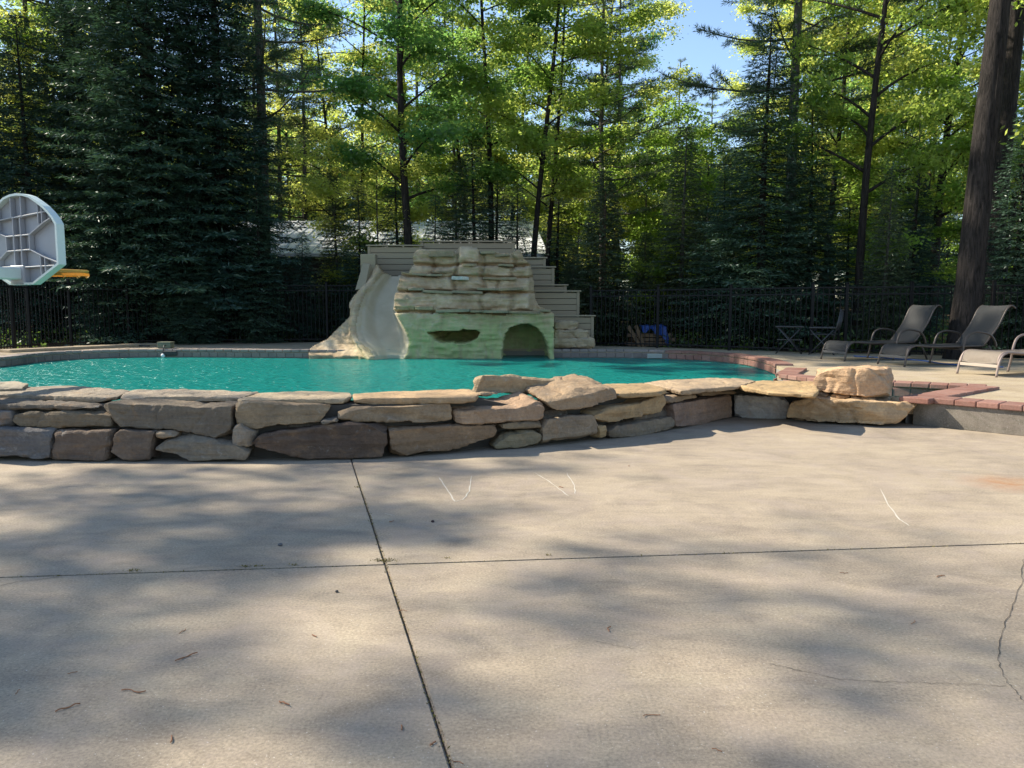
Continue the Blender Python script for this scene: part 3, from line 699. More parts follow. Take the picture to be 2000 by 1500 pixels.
def build_rock():
    st = 2.0
    xs = np.arange(600, 1090, st); ys = np.arange(478, 710, st)
    GX, GY = np.meshgrid(xs, ys)
    px, py = GX.ravel(), GY.ravel()
    P = np.stack([px, py], 1)
    # chute edges as functions of py
    yy = [520, 534, 568, 605, 644, 664, 684, 702]
    xl = np.interp(py, yy, [752, 747, 726, 713, 709, 716, 735, 745]); xr = np.interp(py, yy, [797, 797, 791, 785, 802, 806, 800, 790])
    run = np.clip((694 - py) / 150, 0, 1.3)
    chute = 1.9 * run ** 0.85
    u = np.clip((px - xl) / np.maximum(xr - xl, 1), -0.6, 1.6)
    trough = 0.34 * (1 - np.clip((2 * u - 1), -1, 1) ** 2)
    # rock block tiers
    wob = 5 * vnoise(P, 0.02, 3)
    pw = py + wob
    tier = np.select([pw > 611, pw > 573, pw > 541, pw > 519], [0.0, 0.26, 0.50, 0.62], 0.80)
    lo = np.select([pw > 611, pw > 573, pw > 541, pw > 519], [611, 573, 541, 519], 484)
    hi = np.select([pw > 611, pw > 573, pw > 541, pw > 519], [700, 611, 573, 541], 519)
    fr_ = np.clip((pw - lo) / (hi - lo), 0, 1)
    down = np.clip(fr_, 0, 1)                                   # 0 at the top of a tier, 1 at its foot
    n0 = vnoise(P, 0.035, 11)
    bulge = np.where(lo == 611, 0.03, 0.17 + 0.05 * n0) * np.clip(down / 0.25, 0, 1) ** 0.6 * (0.75 + 0.25 * down)
    under = np.where(lo == 611, 0.0, 0.20) * smooth(0.80, 0.95, down)
    saw = ((py + 4 * vnoise(P, 0.03, 21) + 2 * vnoise(P, 0.11, 22)) / 11.0) % 1.0
    block = tier - bulge + under + np.where(lo == 611, 0.018, 0.05) * (saw - 0.5) * (0.6 + 0.8 * n0)
    # vertical grooves between cast blocks
    for gx, y0, y1 in ((893, 484, 541), (941, 484, 541), (885, 541, 573), (944, 541, 575), (940, 573, 612), (1000, 573, 612), (1000, 487, 541), (845, 500, 541), (975, 541, 573)):
        w = 9 * vnoise(P, 0.04, gx)
        block += 0.10 * np.exp(-((px - gx - w) / 4.0) ** 2) * ((pw > y0) & (pw < y1))
    # centre column stands forward, right shoulder slopes away
    block -= 0.16 * smooth(893, 900, px) * (1 - smooth(934, 941, px)) * (pw < 541)
    block += 0.5 * smooth(1030, 1050, px) * (py < 606)
    # rim at the left of the chute
    rimL = chute - 0.24 - 0.16 * np.sin(np.pi * np.clip((xl - px) / 26, 0, 1)) + 0.30 * smooth(14, 60, xl - px)
    d = np.where(px < xl, rimL, np.where(px > xr, block, 0))
    inside = (px >= xl) & (px <= xr)
    edgeL = chute - 0.18
    blk_at = np.minimum(chute - 0.15, block + 0.0)
    d = np.where(inside, chute + 0.10 * trough - 0.24 * (1 - smooth(0.0, 0.30, u)) - np.maximum(chute - blk_at, 0.1) * smooth(0.70, 1.0, u) ** 1.3, d)
    # blend right rim
    wr = smooth(0, 14, px - xr); d = np.where(px > xr, blk_at * (1 - wr) + block * wr, d)
    # toe of the left rock spreads forward
    d -= 0.10 * smooth(640, 700, py) * (px < xl)
    n1 = vnoise(P, 0.045, 1); n2 = vnoise(P, 0.12, 5); n3 = np.array([mnoise.noise(Vector((a * 0.03, b * 0.16, 4.2))) for a, b in P])
    rough = np.where(inside, 0.01, 0.06)
    d += rough * n1 + rough * 0.55 * n2 + np.where(inside, 0, 0.04) * n3
    macro = np.where(px < xr, np.minimum(chute, 1.5), np.clip((611 - py) / 127, 0, 1) * 0.75)
    cave = in_poly(px, py, CAVE); slot = in_poly(px, py, SLOT)
    # lip round the openings
    d = d + np.where(cave, 1.2, 0) + np.where(slot, 1.5, 0)
    V = np.zeros((len(px), 3))
    for i in range(len(px)):
        v = at_y(px[i], py[i], YF + macro[i]); V[i] = (v.x, YF + d[i], v.z)
    keep = in_poly(px, py, SIL)
    ny, nx = GX.shape
    idx = np.arange(len(px)).reshape(ny, nx)
    q = np.stack([idx[:-1, :-1], idx[1:, :-1], idx[1:, 1:], idx[:-1, 1:]], -1).reshape(-1, 4)
    q = q[keep[q].all(1)]
    isch = ((u > -0.10) & (u < 1.0) & (py > 532))[q].all(1)
    root = empty('water_slide', (0.0, 0, 0), 0, 'moulded tan rock pool slide with grotto opening and flat stone ledges', 'pool slide')
    def sub(name, qq, mat, wall):
        used = np.unique(qq); mp = -np.ones(len(V), int); mp[used] = np.arange(len(used))
        bm = bmesh.new(); vs = [bm.verts.new(V[i]) for i in used]
        for f in qq:
            try: bm.faces.new([vs[mp[i]] for i in f])
            except ValueError: pass
        if wall:
            be = [e for e in bm.edges if e.is_boundary]
            r = bmesh.ops.extrude_edge_only(bm, edges=be)
            nv = [v for v in r['geom'] if isinstance(v, bmesh.types.BMVert)]
            for v in nv: v.co.y = max(v.co.y + 0.3, YF + 1.9)
        bmesh.ops.recalc_face_normals(bm, faces=bm.faces[:])
        return bm_obj(name, bm, mat, root, None, True)
    sub('rock_face', q[~isch], M['rock'], True)
    sub('chute', q[isch], M['chute'], False)
    # flat ledge stones bedded in the rock
    led = [(836, 887, 489, 503, 0.62, 0), (938, 968, 490, 496, 0.60, 1), (966, 996, 497, 501, 0.60, 1), (903, 931, 515, 521, 0.42, 2), (973, 1003, 515, 520, 0.50, 2), (842, 882, 529, 534, 0.48, 0),
           (804, 835, 533, 538, 0.45, 1), (832, 864, 535, 540, 0.42, 1), (882, 915, 539, 547, 0.36, 3), (943, 982, 541, 546, 0.38, 0), (976, 1009, 542, 548, 0.38, 1),
           (796, 827, 562, 568, 0.22, 1), (825, 883, 566, 572, 0.18, 1), (883, 942, 567, 573, 0.17, 1), (932, 976, 562, 567, 0.18, 1), (974, 1022, 563, 569, 0.19, 0),
           (810, 846, 598, 606, 0.02, 2), (850, 918, 605, 612, -0.08, 1), (918, 945, 606, 611, -0.06, 0), (940, 993, 606, 612, -0.08, 1), (992, 1055, 607, 613, -0.06, 0), (1040, 1076, 604, 609, 0.02, 2)]
    cols = [(0.30, 0.25, 0.18), (0.31, 0.275, 0.21), (0.36, 0.30, 0.21), (0.55, 0.58, 0.58)]
    for i, (x0, x1, y0, y1, off, ci) in enumerate(led):
        rs = random.Random(i)
        bm = bmesh.new(); off -= 0.10; Y = YF + off
        # irregular plan outline
        A, B = at_y(x0, y0, Y), at_y(x1, y0, Y); T = at_y(x0, y0, Y).z - at_y(x0, y1, Y).z
        T = max(T * 0.85, 0.045); Lx = B.x - A.x; D = 0.50
        pl = [(0, rs.uniform(0.02, .08)), (Lx * .3, rs.uniform(-.05, .03)), (Lx * .65, rs.uniform(-.05, .03)), (Lx, rs.uniform(0.0, .08)), (Lx * .98, D), (Lx * .02, D)]
        sl = rs.uniform(-0.05, 0.05)
        top = [bm.verts.new((x, y, sl * x)) for x, y in pl]; bot = [bm.verts.new((x + rs.uniform(-.02, .02), y + 0.015, sl * x - T)) for x, y in pl]
        bm.faces.new(top); bm.faces.new(bot[::-1])
        for k in range(6): bm.faces.new((top[k], bot[k], bot[(k + 1) % 6], top[(k + 1) % 6]))
        bmesh.ops.bevel(bm, geom=bm.edges[:], offset=0.008, segments=1, affect='EDGES'); bmesh.ops.recalc_face_normals(bm, faces=bm.faces[:])
        o = bm_obj('ledge_stone', bm, M['stone'], root, A); o.color = (*cols[ci], 1)
    # cast rock steps at the right foot
    for x0, x1, y0, y1, off in ((1084, 1130, 627, 645, 0.55), (1082, 1150, 644, 664, 0.35), (1080, 1162, 661, 680, 0.12)):
        a, b_ = at_y(x0, y1, YB + off), at_y(x1, y0, YB + off)
        bm = bmesh.new(); bm_box(bm, b_.x - a.x, 0.5, b_.z - a.z, ((a.x + b_.x) / 2, YB + off + 0.25, (a.z + b_.z) / 2), None, 0.05, 3)
        o = remesh_noise('rock_step', bm, 0.03, 0.03, x0, root, (1, 1, 1)); o.data.materials.clear(); o.data.materials.append(M['rock'])
build_rock()

# ---- stepped tan plank walls round the slide stairs
def plank_wall(x0, x1, ytop, Y, label, ybot=674, end_trim=True):
    a, b = at_y(x0, ytop, Y), at_y(x1, ytop, Y); zb = at_y(x0, ybot, Y).z; zb = max(zb, ZD + 0.01)
    root = empty('plank_wall', (a.x, Y, ZD), 0, label, 'plank wall', 'stepped plank walls round the slide')
    Lx = b.x - a.x; zt = a.z - ZD; pit = 0.145; z = zt - 0.05 - pit
    bm = bmesh.new(); bm_box(bm, Lx, 0.04, zt - 0.06, (Lx / 2, 0.045, (zt - 0.06) / 2)); bm_obj('backing', bm, M['core'], root)
    while z > -pit * 0.6:
        zz = max(z, 0.0); h = z + pit - 0.012 - zz
        if h > 0.03:
            bm = bmesh.new(); bm_box(bm, Lx - 0.06, 0.024, h, (0, 0, 0), None, 0.004)
            bm_obj('plank', bm, M['plank'], root, (Lx / 2, 0.011 + random.uniform(-.002, .002), zz + h / 2))
        z -= pit
    bm = bmesh.new(); bm_box(bm, Lx + 0.08, 0.16, 0.035, (0, 0, 0), None, 0.006); bm_obj('cap_board', bm, M['plank'], root, (Lx / 2, 0.03, zt - 0.02))
    if end_trim:
        for xx in (0.035, Lx - 0.035):
            bm = bmesh.new(); bm_box(bm, 0.07, 0.034, zt - 0.045, (0, 0, 0), None, 0.004); bm_obj('corner_board', bm, M['plank'], root, (xx, 0.0, (zt - 0.045) / 2))
    return root
plank_wall(718, 824, 478, YB + 2.05, 'tan plank wall behind the top of the slide chute')
plank_wall(821, 1005, 470, YB + 2.25, 'tallest tan plank wall across the top of the rock slide')
plank_wall(1003, 1066, 502, YB + 2.12, 'tan plank wall stepping down just beside the tallest plank wall')
plank_wall(1010, 1083, 520, YB + 1.9, 'tan plank wall with its cap at the height of the upper rock ledges')
plank_wall(1030, 1107, 555, YB + 1.6, 'tan plank wall halfway down the stair side')
plank_wall(1040, 1132, 567, YB + 1.3, 'wide tan plank wall in front of the halfway step')
plank_wall(1083, 1160, 615, YB + 0.9, 'lowest tan plank wall beside the cast rock steps')
# sloping side board at the left of the chute
sb = empty('slide_side_board', at_y(706, 566, YB + 0.85), 0, 'tan board sloping down the left side of the slide chute', 'board')
bm = bmesh.new()
pts = [(694, 566), (712, 563), (722, 516), (709, 514)]
fv = [at_y(x, y, YB + 0.85 + (566 - y) / 50 * 0.5) - sb.location for x, y in pts]; bv = [v + Vector((0.02, 0.05, 0)) for v in fv]
A = [bm.verts.new(v) for v in fv]; B = [bm.verts.new(v) for v in bv]; bm.faces.new(A); bm.faces.new(B[::-1])
for i in range(4): bm.faces.new((A[i], B[i], B[(i + 1) % 4], A[(i + 1) % 4]))
bmesh.ops.recalc_face_normals(bm, faces=bm.faces[:]); bm_obj('board', bm, M['plank'], sb)
bm = bmesh.new(); a, b = at_y(704, 515, YB + 1.5), at_y(733, 496, YB + 1.5)
bm_box(bm, b.x - a.x, 0.3, 1.6, ((a.x + b.x) / 2, YB + 1.65, b.z - 0.8), None, 0.01)
bm_obj('post', bm, M['plank'], sb).location = -sb.location

# ================================================================== HOUSE behind
def house():
    hx = at_y(560, 490, 25.5).x
    root = empty('house', (hx, 26.5, 0.3), 0, 'dark sided house with a white metal roof behind the slide', 'house')
    E0, E1 = at_y(380, 491, 25.5), at_y(1068, 504, 25.5); zE = 3.0
    xa, xb = E0.x, E1.x
    R0 = 4.6; ridge_y = 30.5; xr = at_y(997, 452, ridge_y).x
    q = [(xa, 25.3, zE), (xb, 25.3, zE - 0.02), (xr + 0.9, ridge_y, R0), (xa, ridge_y, R0)]
    q = [Vector(v) - root.location for v in q]
    bm = bmesh.new(); t = [bm.verts.new(v) for v in q]; b_ = [bm.verts.new(v - Vector((0, 0, 0.1))) for v in q]
    bm.faces.new(t); bm.faces.new(b_[::-1])
    for i in range(4): bm.faces.new((t[i], b_[i], b_[(i + 1) % 4], t[(i + 1) % 4]))
    bmesh.ops.recalc_face_normals(bm, faces=bm.faces[:]); roof = bm_obj('roof', bm, M['roof'], root)
    n = 34
    for k in range(n):
        t_ = k / (n - 1)
        a = q[0].lerp(q[1], t_); b2 = q[3].lerp(q[2], t_)
        bm = bmesh.new(); d = b2 - a; L = d.length
        bm_box(bm, 0.035, L, 0.035, (0, L / 2, 0.02))
        o = bm_obj('roof_seam', bm, M['roof'], roof, a); o.rotation_euler = (math.atan2(d.z, d.y), 0, -math.atan2(d.x, d.y))
    # walls: dark lap siding
    wz = zE - 0.32 - 0.1; k = 0; z = 0.0
    bm = bmesh.new(); bm_box(bm, xb - xa - 0.8, 4.4, wz, ((xa + xb) / 2 - root.location.x, 28.2 - 26.5, wz / 2)); bm_obj('wall', bm, M['siding'], root)
    bd = brick_mesh('plank', xb - xa - 0.78, 0.03, 0.19, 0.004, 1); bd.materials.append(M['siding'])
    while z + 0.2 < wz:
        o = bpy.data.objects.new('plank', bd); C.objects.link(o); o.parent = root
        o.location = ((xa + xb) / 2 - root.location.x, 26.0 - 26.5 - 0.03, z + 0.1); o.rotation_euler = (R(-4), 0, 0); z += 0.19
house()

# ================================================================== FENCES
def fence(pts, h, label, post_at, spacing=0.112):
    root = empty('metal_fence', pts[0], 0, label, 'fence'); base = pts[0]
    me_p = brick_mesh('picket', 0.018, 0.018, 1.0, 0.002, 1); me_p.materials.append(M['black'])
    me_post = brick_mesh('post', 0.06, 0.06, 1.0, 0.004, 1); me_post.materials.append(M['black'])
    for p in post_at:
        o = bpy.data.objects.new('post', me_post); C.objects.link(o); o.parent = root
        q = p - base; o.location = (q.x, q.y, (h + 0.06) / 2); o.scale = (1, 1, h + 0.06)
        me_cap = brick_mesh('post_cap', 0.072, 0.072, 0.03, 0.01, 1)
        c = link('post_cap', me_cap, M['black'], root, (q.x, q.y, h + 0.07))
    for a, b in zip(pts, pts[1:]):
        d = b - a; L = math.hypot(d.x, d.y); ang = math.atan2(d.y, d.x)
        for z in (0.09, h - 0.16, h - 0.02):
            bm = bmesh.new(); bm_box(bm, L, 0.03, 0.032, (0, 0, 0), None, 0.003)
            o = bm_obj('rail', bm, M['black'], root, ((a + b) / 2 - base) + Vector((0, 0, z))); o.rotation_euler = (0, 0, ang)
    n = 0
    for p, d in walk([flat(q, ZD) for q in pts], spacing):
        o = bpy.data.objects.new('picket', me_p); C.objects.link(o); o.parent = root
        q = p + d * spacing / 2 - base; o.location = (q.x, q.y, 0.04 + (h - 0.05) / 2); o.scale = (1, 1, h - 0.05); n += 1
    return root
fence(fr, 1.41, 'black metal picket fence behind the lounge chairs', fr)
fence(fl, 1.60, 'black metal picket fence in front of the big dark spruces', fl)

# ================================================================== BASKETBALL HOOP
def hoop():
    B = at_y(44, 470, 8.0); ang = R(-21.7)
    root = empty('basketball_hoop', (B.x, B.y, ZD), ang, 'poolside basketball hoop seen from behind, grey ribbed backboard with orange rim', 'basketball hoop')
    # local: x along the board, +y out of the front, z up
    k = 8.0 / F / _cp; zc = B.z - ZD
    hw = 0.55
    half = [(0, 383), (0.17, 384.5), (0.34, 389), (0.52, 399), (0.68, 409), (0.80, 419), (0.92, 431), (1.0, 443), (1.0, 517), (0.31, 553)]
    out = [(u * hw, (470 - v) * k) for u, v in half] + [(-u * hw, (470 - v) * k) for u, v in reversed(half[1:])]
    bm = bmesh.new()
    f0 = [bm.verts.new((x, 0.035, zc + z)) for x, z in out]; f1 = [bm.verts.new((x, 0.025, zc + z)) for x, z in out]
    bm.faces.new(f0); bm.faces.new(f1[::-1])
    for i in range(len(out)): bm.faces.new((f0[i], f1[i], f1[(i + 1) % len(out)], f0[(i + 1) % len(out)]))
    bmesh.ops.recalc_face_normals(bm, faces=bm.faces[:]); bm_obj('backboard', bm, M['white_plastic'], root)
    bm = bmesh.new(); n = len(out)
    def ring(sc, y): return [bm.verts.new((x * sc, y, zc + z * sc)) for x, z in out]
    o0, o1, i1, i0 = ring(1.012, 0.04), ring(1.012, -0.045), ring(0.965, -0.045), ring(0.965, 0.024)
    for A, Bq in ((o0, o1), (o1, i1), (i1, i0), (i0, o0)):
        for i in range(n): bm.faces.new((A[i], A[(i + 1) % n], Bq[(i + 1) % n], Bq[i]))
    bmesh.ops.recalc_face_normals(bm, faces=bm.faces[:]); bm_obj('edge_frame', bm, M['aqua_edge'], root)
    def pz(v): return zc + (470 - v) * k
    def pu(x): return (x - 44) / 62 * hw
    ribs = [((32, 389), (32, 428)), ((49, 385), (49, 428)), ((34, 428), (34, 553)), ((46, 428), (46, 553)), ((7, 409), (7, 450)), ((76, 402), (76, 440)), ((82, 405), (82, 440)), ((-18, 426), (7, 430)), ((7, 431), (34, 426)), ((34, 427), (76, 421)), ((76, 421), (92, 418)),
            ((0, 450), (21, 462)), ((21, 462), (60, 460)), ((60, 460), (84, 439)), ((84, 439), (95, 432)), ((21, 462), (21, 490)), ((60, 460), (60, 490)), ((8, 505), (21, 490)), ((21, 490), (60, 488)), ((60, 488), (82, 503)), ((82, 503), (104, 514)), ((7, 505), (7, 520)), ((76, 500), (76, 535)), ((83, 503), (83, 530)), ((49, 521), (98, 519)), ((49, 521), (49, 552)), ((-10, 520), (30, 520)), ((-14, 440), (0, 450))]
    for a, b in ribs:
        p, q = Vector((pu(a[0]), -0.006, pz(a[1]))), Vector((pu(b[0]), -0.006, pz(b[1]))); d = q - p; L = d.length
        bm = bmesh.new(); bm_box(bm, L, 0.055, 0.012, (0, 0, 0), None, 0.002)
        o = bm_obj('rib', bm, M['white_plastic'], root, (p + q) / 2); o.rotation_euler = (0, -math.atan2(d.z, d.x), 0)
    # rim and bracket
    zr = pz(524); rr = 0.228; cyy = 0.035 + 0.19 + rr
    bm = bmesh.new(); pts = [(rr * math.cos(t), cyy + rr * math.sin(t), zr) for t in np.linspace(0, 2 * math.pi, 33)]
    bm_tube(bm, pts, 0.011, 8, False); rim = bm_obj('rim', bm, M['rim'], root)
    bm = bmesh.new(); pts = [((rr + 0.012) * math.cos(t), cyy + (rr + .012) * math.sin(t), zr - 0.02) for t in np.linspace(0, 2 * math.pi, 33)]
    pr = None
    for p in pts:
        c = (bm.verts.new(p), bm.verts.new(Vector(p) - Vector((0, 0, 0.035))))
        if pr: bm.faces.new((pr[0], c[0], c[1], pr[1]))
        pr = c
    r = bmesh.ops.solidify(bm, geom=bm.faces[:], thickness=0.008); bm_obj('rim_skirt', bm, M['rim'], rim)
    bm = bmesh.new()
    v = [bm.verts.new(p) for p in ((-0.16, 0.04, zr + 0.035), (0.16, 0.04, zr + 0.035), (0.1, 0.31, zr + 0.012), (-0.1, 0.31, zr + 0.012), (-0.16, 0.04, zr - 0.09), (0.16, 0.04, zr - 0.09), (0.1, 0.31, zr - 0.05), (-0.1, 0.31, zr - 0.05))]
    for f in ((0, 1, 2, 3), (7, 6, 5, 4), (0, 4, 5, 1), (1, 5, 6, 2), (2, 6, 7, 3), (3, 7, 4, 0)): bm.faces.new([v[i] for i in f])
    bmesh.ops.recalc_face_normals(bm, faces=bm.faces[:]); bm_obj('bracket', bm, M['rim'], root)
    hk = bmesh.new(); bm_tube(hk, [(0.01, 0, 0), (0.004, 0, -0.02), (-0.006, 0, -0.022), (-0.012, 0, -0.008)], 0.004, 5)
    hme = bpy.data.meshes.new('net_hook'); hk.to_mesh(hme); hk.free(); hme.materials.append(M['rim'])
    for t in np.linspace(0, 2 * math.pi, 11)[:-1]:
        o = bpy.data.objects.new('net_hook', hme); C.objects.link(o); o.parent = rim; o.location = (rr * math.cos(t), cyy + rr * math.sin(t), zr - 0.05); o.rotation_euler = (0, 0, t)
    # arm back to the post, post and base
    bm = bmesh.new(); bm_box(bm, 0.16, 1.5, 0.12, (pu(36), -0.76, pz(533)), None, 0.012); bm_obj('arm', bm, M['aqua_edge'], root)
    bm = bmesh.new(); bm_box(bm, 0.2, 0.08, 0.2, (pu(38), -0.005, pz(536)), None, 0.006); bm_obj('arm_socket', bm, M['white_plastic'], root)
    bm = bmesh.new(); bm_tube(bm, [(pu(36), -1.5, 0.1), (pu(36), -1.5, pz(524))], 0.06, 14); bm_obj('pole', bm, M['dark_plastic'], root)
    bm = bmesh.new(); bm_box(bm, 0.7, 0.8, 0.2, (pu(36), -1.55, 0.10), None, 0.05, 3); bm_obj('base', bm, M['dark_plastic'], root)
hoop()

# ================================================================== LOUNGE CHAIRS
def lounger(foot_l, foot_r, frame, sling, label, deg, seat=1.45, back_deg=54, w=0.60):
    """foot_l/foot_r: deck points under the two front feet (left and right as seen)"""
    mid = (foot_l + foot_r) / 2; ang = R(deg)      # lounger axis, foot -> head
    root = empty('lounge_chair', (mid.x, mid.y, ZD), ang, label, 'lounge chair', 'sling lounge chairs along the fence')
    ZS = 0.33; ba = R(back_deg); hx = seat; bl = 0.82
    hd = Vector((math.cos(ba), 0, math.sin(ba)))
    bt = Vector((hx, 0, ZS)) + hd * bl
    side = lambda y: [(-0.02, y, ZS - 0.15), (0.0, y, ZS - 0.06), (0.06, y, ZS + 0.0), (0.18, y, ZS + 0.012), (0.6, y, ZS - 0.01), (hx, y, ZS)]
    back = lambda y: [(hx, y, ZS), tuple(Vector((hx, y, ZS)) + hd * bl * 0.5 + Vector((0.03, 0, -0.015))), tuple(bt + Vector((0, y, 0)) - hd * 0.1), tuple(bt + Vector((0.03, y, 0))), tuple(bt + Vector((0.09, y, -0.005))), tuple(bt + Vector((0.13, y, -0.04)))]
    for y in (-w / 2, w / 2):
        bm = bmesh.new(); bm_tube(bm, smooth_path(side(y), 4), 0.016, 8); bm_obj('side_rail', bm, frame, root)
        bm = bmesh.new(); bm_tube(bm, smooth_path(back(y), 4), 0.015, 8); bm_obj('back_rail', bm, frame, root)
        # front leg sweeps down from the seat rail
        bm = bmesh.new(); bm_tube(bm, smooth_path([(0.12, y * 1.04, ZS + 0.004), (0.04, y * 1.05, ZS - 0.03), (-0.02, y * 1.06, ZS - 0.14), (-0.06, y * 1.07, 0.0)], 4), 0.017, 8); bm_obj('leg', bm, frame, root)
        # arm loop: rises from the middle leg, over, and down to the back
        bm = bmesh.new(); ys = y * 1.1
        bm_tube(bm, smooth_path([(hx-0.50, ys, 0.0), (hx-0.45, ys, 0.18), (hx-0.42, ys, 0.36), (hx-0.36, ys, 0.50), (hx-0.24, ys, 0.56), (hx-0.07, ys, 0.555), (hx+0.10, ys, 0.51), (hx+0.20, ys, 0.40), (hx+0.23, ys, 0.30)], 4), 0.018, 8)
        bm_obj('arm', bm, frame, root)
        bm = bmesh.new(); bm_tube(bm, [(hx+0.08, ys, 0.33), (hx+0.20, ys, 0.16), (hx+0.28, ys, 0.0)], 0.016, 8); bm_obj('leg', bm, frame, root)
    for x in (0.03, hx - 0.45, hx + 0.08):
        bm = bmesh.new(); bm_tube(bm, [(x, -w / 2 * (1.1 if x > .5 else 1), ZS - 0.055), (x, w / 2 * (1.1 if x > .5 else 1), ZS - 0.055)], 0.013, 8)
        bm_obj('cross_bar', bm, frame, root)
    def strip(path, name, sag):
        bm = bmesh.new(); rows = []
        path = smooth_path(path, 4)
        for p in path:
            rows.append([bm.verts.new((p.x, t * w * 0.5 * 0.97, p.z - sag * (1 - t * t))) for t in (-1, -.6, -.2, .2, .6, 1)])
        for a, b in zip(rows, rows[1:]):
            for i in range(5): bm.faces.new((a[i], a[i + 1], b[i + 1], b[i]))
        bmesh.ops.solidify(bm, geom=bm.faces[:], thickness=0.006)
        return bm_obj(name, bm, sling, root, None, True)
    s0 = [Vector(p) + Vector((0, 0, 0.012)) for p in side(0)]; strip(s0, 'seat_sling', 0.018)
    b0 = [Vector(p) + Vector((-0.01, 0, 0.01)) for p in back(0)]; strip(b0, 'back_sling', 0.012)
    # stretcher strip low between the front legs
    bm = bmesh.new(); bm_box(bm, 0.02, w * 1.04, 0.045, (-0.025, 0, 0.15), None, 0.004); bm_obj('foot_bar', bm, sling, root)
    return root
lounger(on_z(1609, 702, ZD), on_z(1654, 704.8, ZD), M['bronze'], M['sling_grey'], 'grey sling lounge chair farthest from the camera, next to the folding chair', 16, 1.50, 56)
lounger(on_z(1722, 712, ZD), on_z(1770, 715, ZD), M['bronze'], M['sling_grey'], 'grey sling lounge chair in the middle, its back in front of the big leaning trunk', 13, 1.50, 55)
lounger(on_z(1878, 729.5, ZD), on_z(1949, 736.5, ZD), M['tan_tube'], M['sling_tan'], 'sunlit tan sling lounge chair cut off by the edge of the photo', 18)

# ---- folding chair and folding table by the fence
M['chair_metal'] = simple_mat('chair_metal', (0.035, 0.034, 0.035), 0.4, 0.0, spec=0.5)
def folding_chair():
    p = on_z(1608, 692, ZD); root = empty('folding_chair', p, R(-30), 'dark metal folding armchair with crossed legs standing by the fence', 'chair')
    for y in (-0.27, 0.27):
        for pts in ([(-0.25, y, 0), (0.22, y, 0.52)], [(0.25, y, 0), (-0.24, y, 0.52)]):
            bm = bmesh.new(); bm_tube(bm, pts, 0.014, 6); bm_obj('leg', bm, M['chair_metal'], root)
        bm = bmesh.new(); bm_box(bm, 0.52, 0.05, 0.025, (0, y, 0.56), None, 0.006); bm_obj('armrest', bm, M['chair_metal'], root)
        bm = bmesh.new(); bm_tube(bm, [(0.22, y, 0.30), (0.34, y, 0.92)], 0.014, 6); bm_obj('back_post', bm, M['chair_metal'], root)
    bm = bmesh.new(); bm_box(bm, 0.46, 0.52, 0.02, (0, 0, 0.42), None, 0.006); bm_obj('seat', bm, M['dark_plastic'], root)
    bm = bmesh.new(); bm_tube(bm, [(0.34, -0.27, 0.92), (0.34, 0.27, 0.92)], 0.016, 6); bm_obj('top_bar', bm, M['chair_metal'], root)
    for y0, y1 in ((-0.2, -0.08), (-0.08, 0.04), (0.04, 0.16)):
        bm = bmesh.new(); bm_tube(bm, [(0.26, y0, 0.5), (0.34, y1, 0.91)], 0.012, 6); bm_obj('back_slat', bm, M['chair_metal'], root)
folding_chair()
def folding_table():
    p = on_z(1541, 690, ZD); root = empty('folding_table', p, R(-22), 'low dark folding table with crossed legs left of the folding chair', 'table')
    bm = bmesh.new(); bm_box(bm, 0.56, 0.5, 0.025, (0, 0, 0.57), None, 0.006); bm_obj('table_top', bm, M['chair_metal'], root)
    for y in (-0.22, 0.22):
        for pts in ([(-0.26, y, 0), (0.24, y, 0.56)], [(0.26, y, 0), (-0.24, y, 0.56)]):
            bm = bmesh.new(); bm_tube(bm, pts, 0.014, 6); bm_obj('leg', bm, M['chair_metal'], root)
    bm = bmesh.new(); bm_box(bm, 0.5, 0.03, 0.02, (0, 0.0, 0.29)); bm_obj('brace', bm, M['chair_metal'], root)
folding_table()

# ---- blue pole lying behind the loungers, skim pole bits on the deck
def rod(name, pxs, r, mat, label, cat, z=None):
    pts = [on_z(x, y, ZD) + Vector((0, 0, r + 0.006)) for x, y in pxs]
    bm = bmesh.new(); bm_tube(bm, smooth_path([p - pts[0] for p in pts], 5), r, 8); o = bm_obj(name, bm, mat, None, pts[0]); tag(o, label, cat)
rod('pool_hose', [(1668, 697), (1730, 701), (1800, 706), (1840, 712), (1880, 715), (1960, 719)], 0.011, M['blue'], 'blue hose lying on the deck behind the lounge chairs', 'hose')
rod('skimmer_pole', [(292, 677.5), (255, 677), (180, 681)], 0.018, M['dark_plastic'], 'dark pole lying along the far left pool edge', 'pole')
# ---- pump box with float ball on the far pool edge
def pump():
    p = on_z(320, 684, ZD); root = empty('water_leveler', (p.x, p.y, ZD + 0.035), 0, 'olive box on the far pool edge with a white float ball over the water', 'pool device')
    bm = bmesh.new(); bm_box(bm, 0.30, 0.24, 0.13, (0, 0.12, 0.068), None, 0.02, 2); bm_obj('box', bm, M['olive_plastic'], root)
    bm = bmesh.new(); bm_box(bm, 0.31, 0.25, 0.02, (0, 0.12, 0.142), None, 0.008, 2); bm_obj('lid', bm, M['olive_plastic'], root)
    bm = bmesh.new(); bm_tube(bm, smooth_path([(0.04, 0.0, 0.08), (0.05, -0.1, 0.06), (0.05, -0.16, -0.08), (0.05, -0.16, -0.13)], 4), 0.012, 8); bm_obj('arm', bm, M['dark_plastic'], root)
    bm = bmesh.new(); bmesh.ops.create_uvsphere(bm, u_segments=14, v_segments=9, radius=0.05, matrix=Matrix.Translation((0.05, -0.16, -0.15))); bm_obj('float_ball', bm, M['white'], root, None, True)
    bm = bmesh.new(); bm_box(bm, 0.30, 0.05, 0.1, (0.22, -0.16, -0.09), None, 0.01); bm_obj('strainer', bm, M['dark_plastic'], root)
pump()
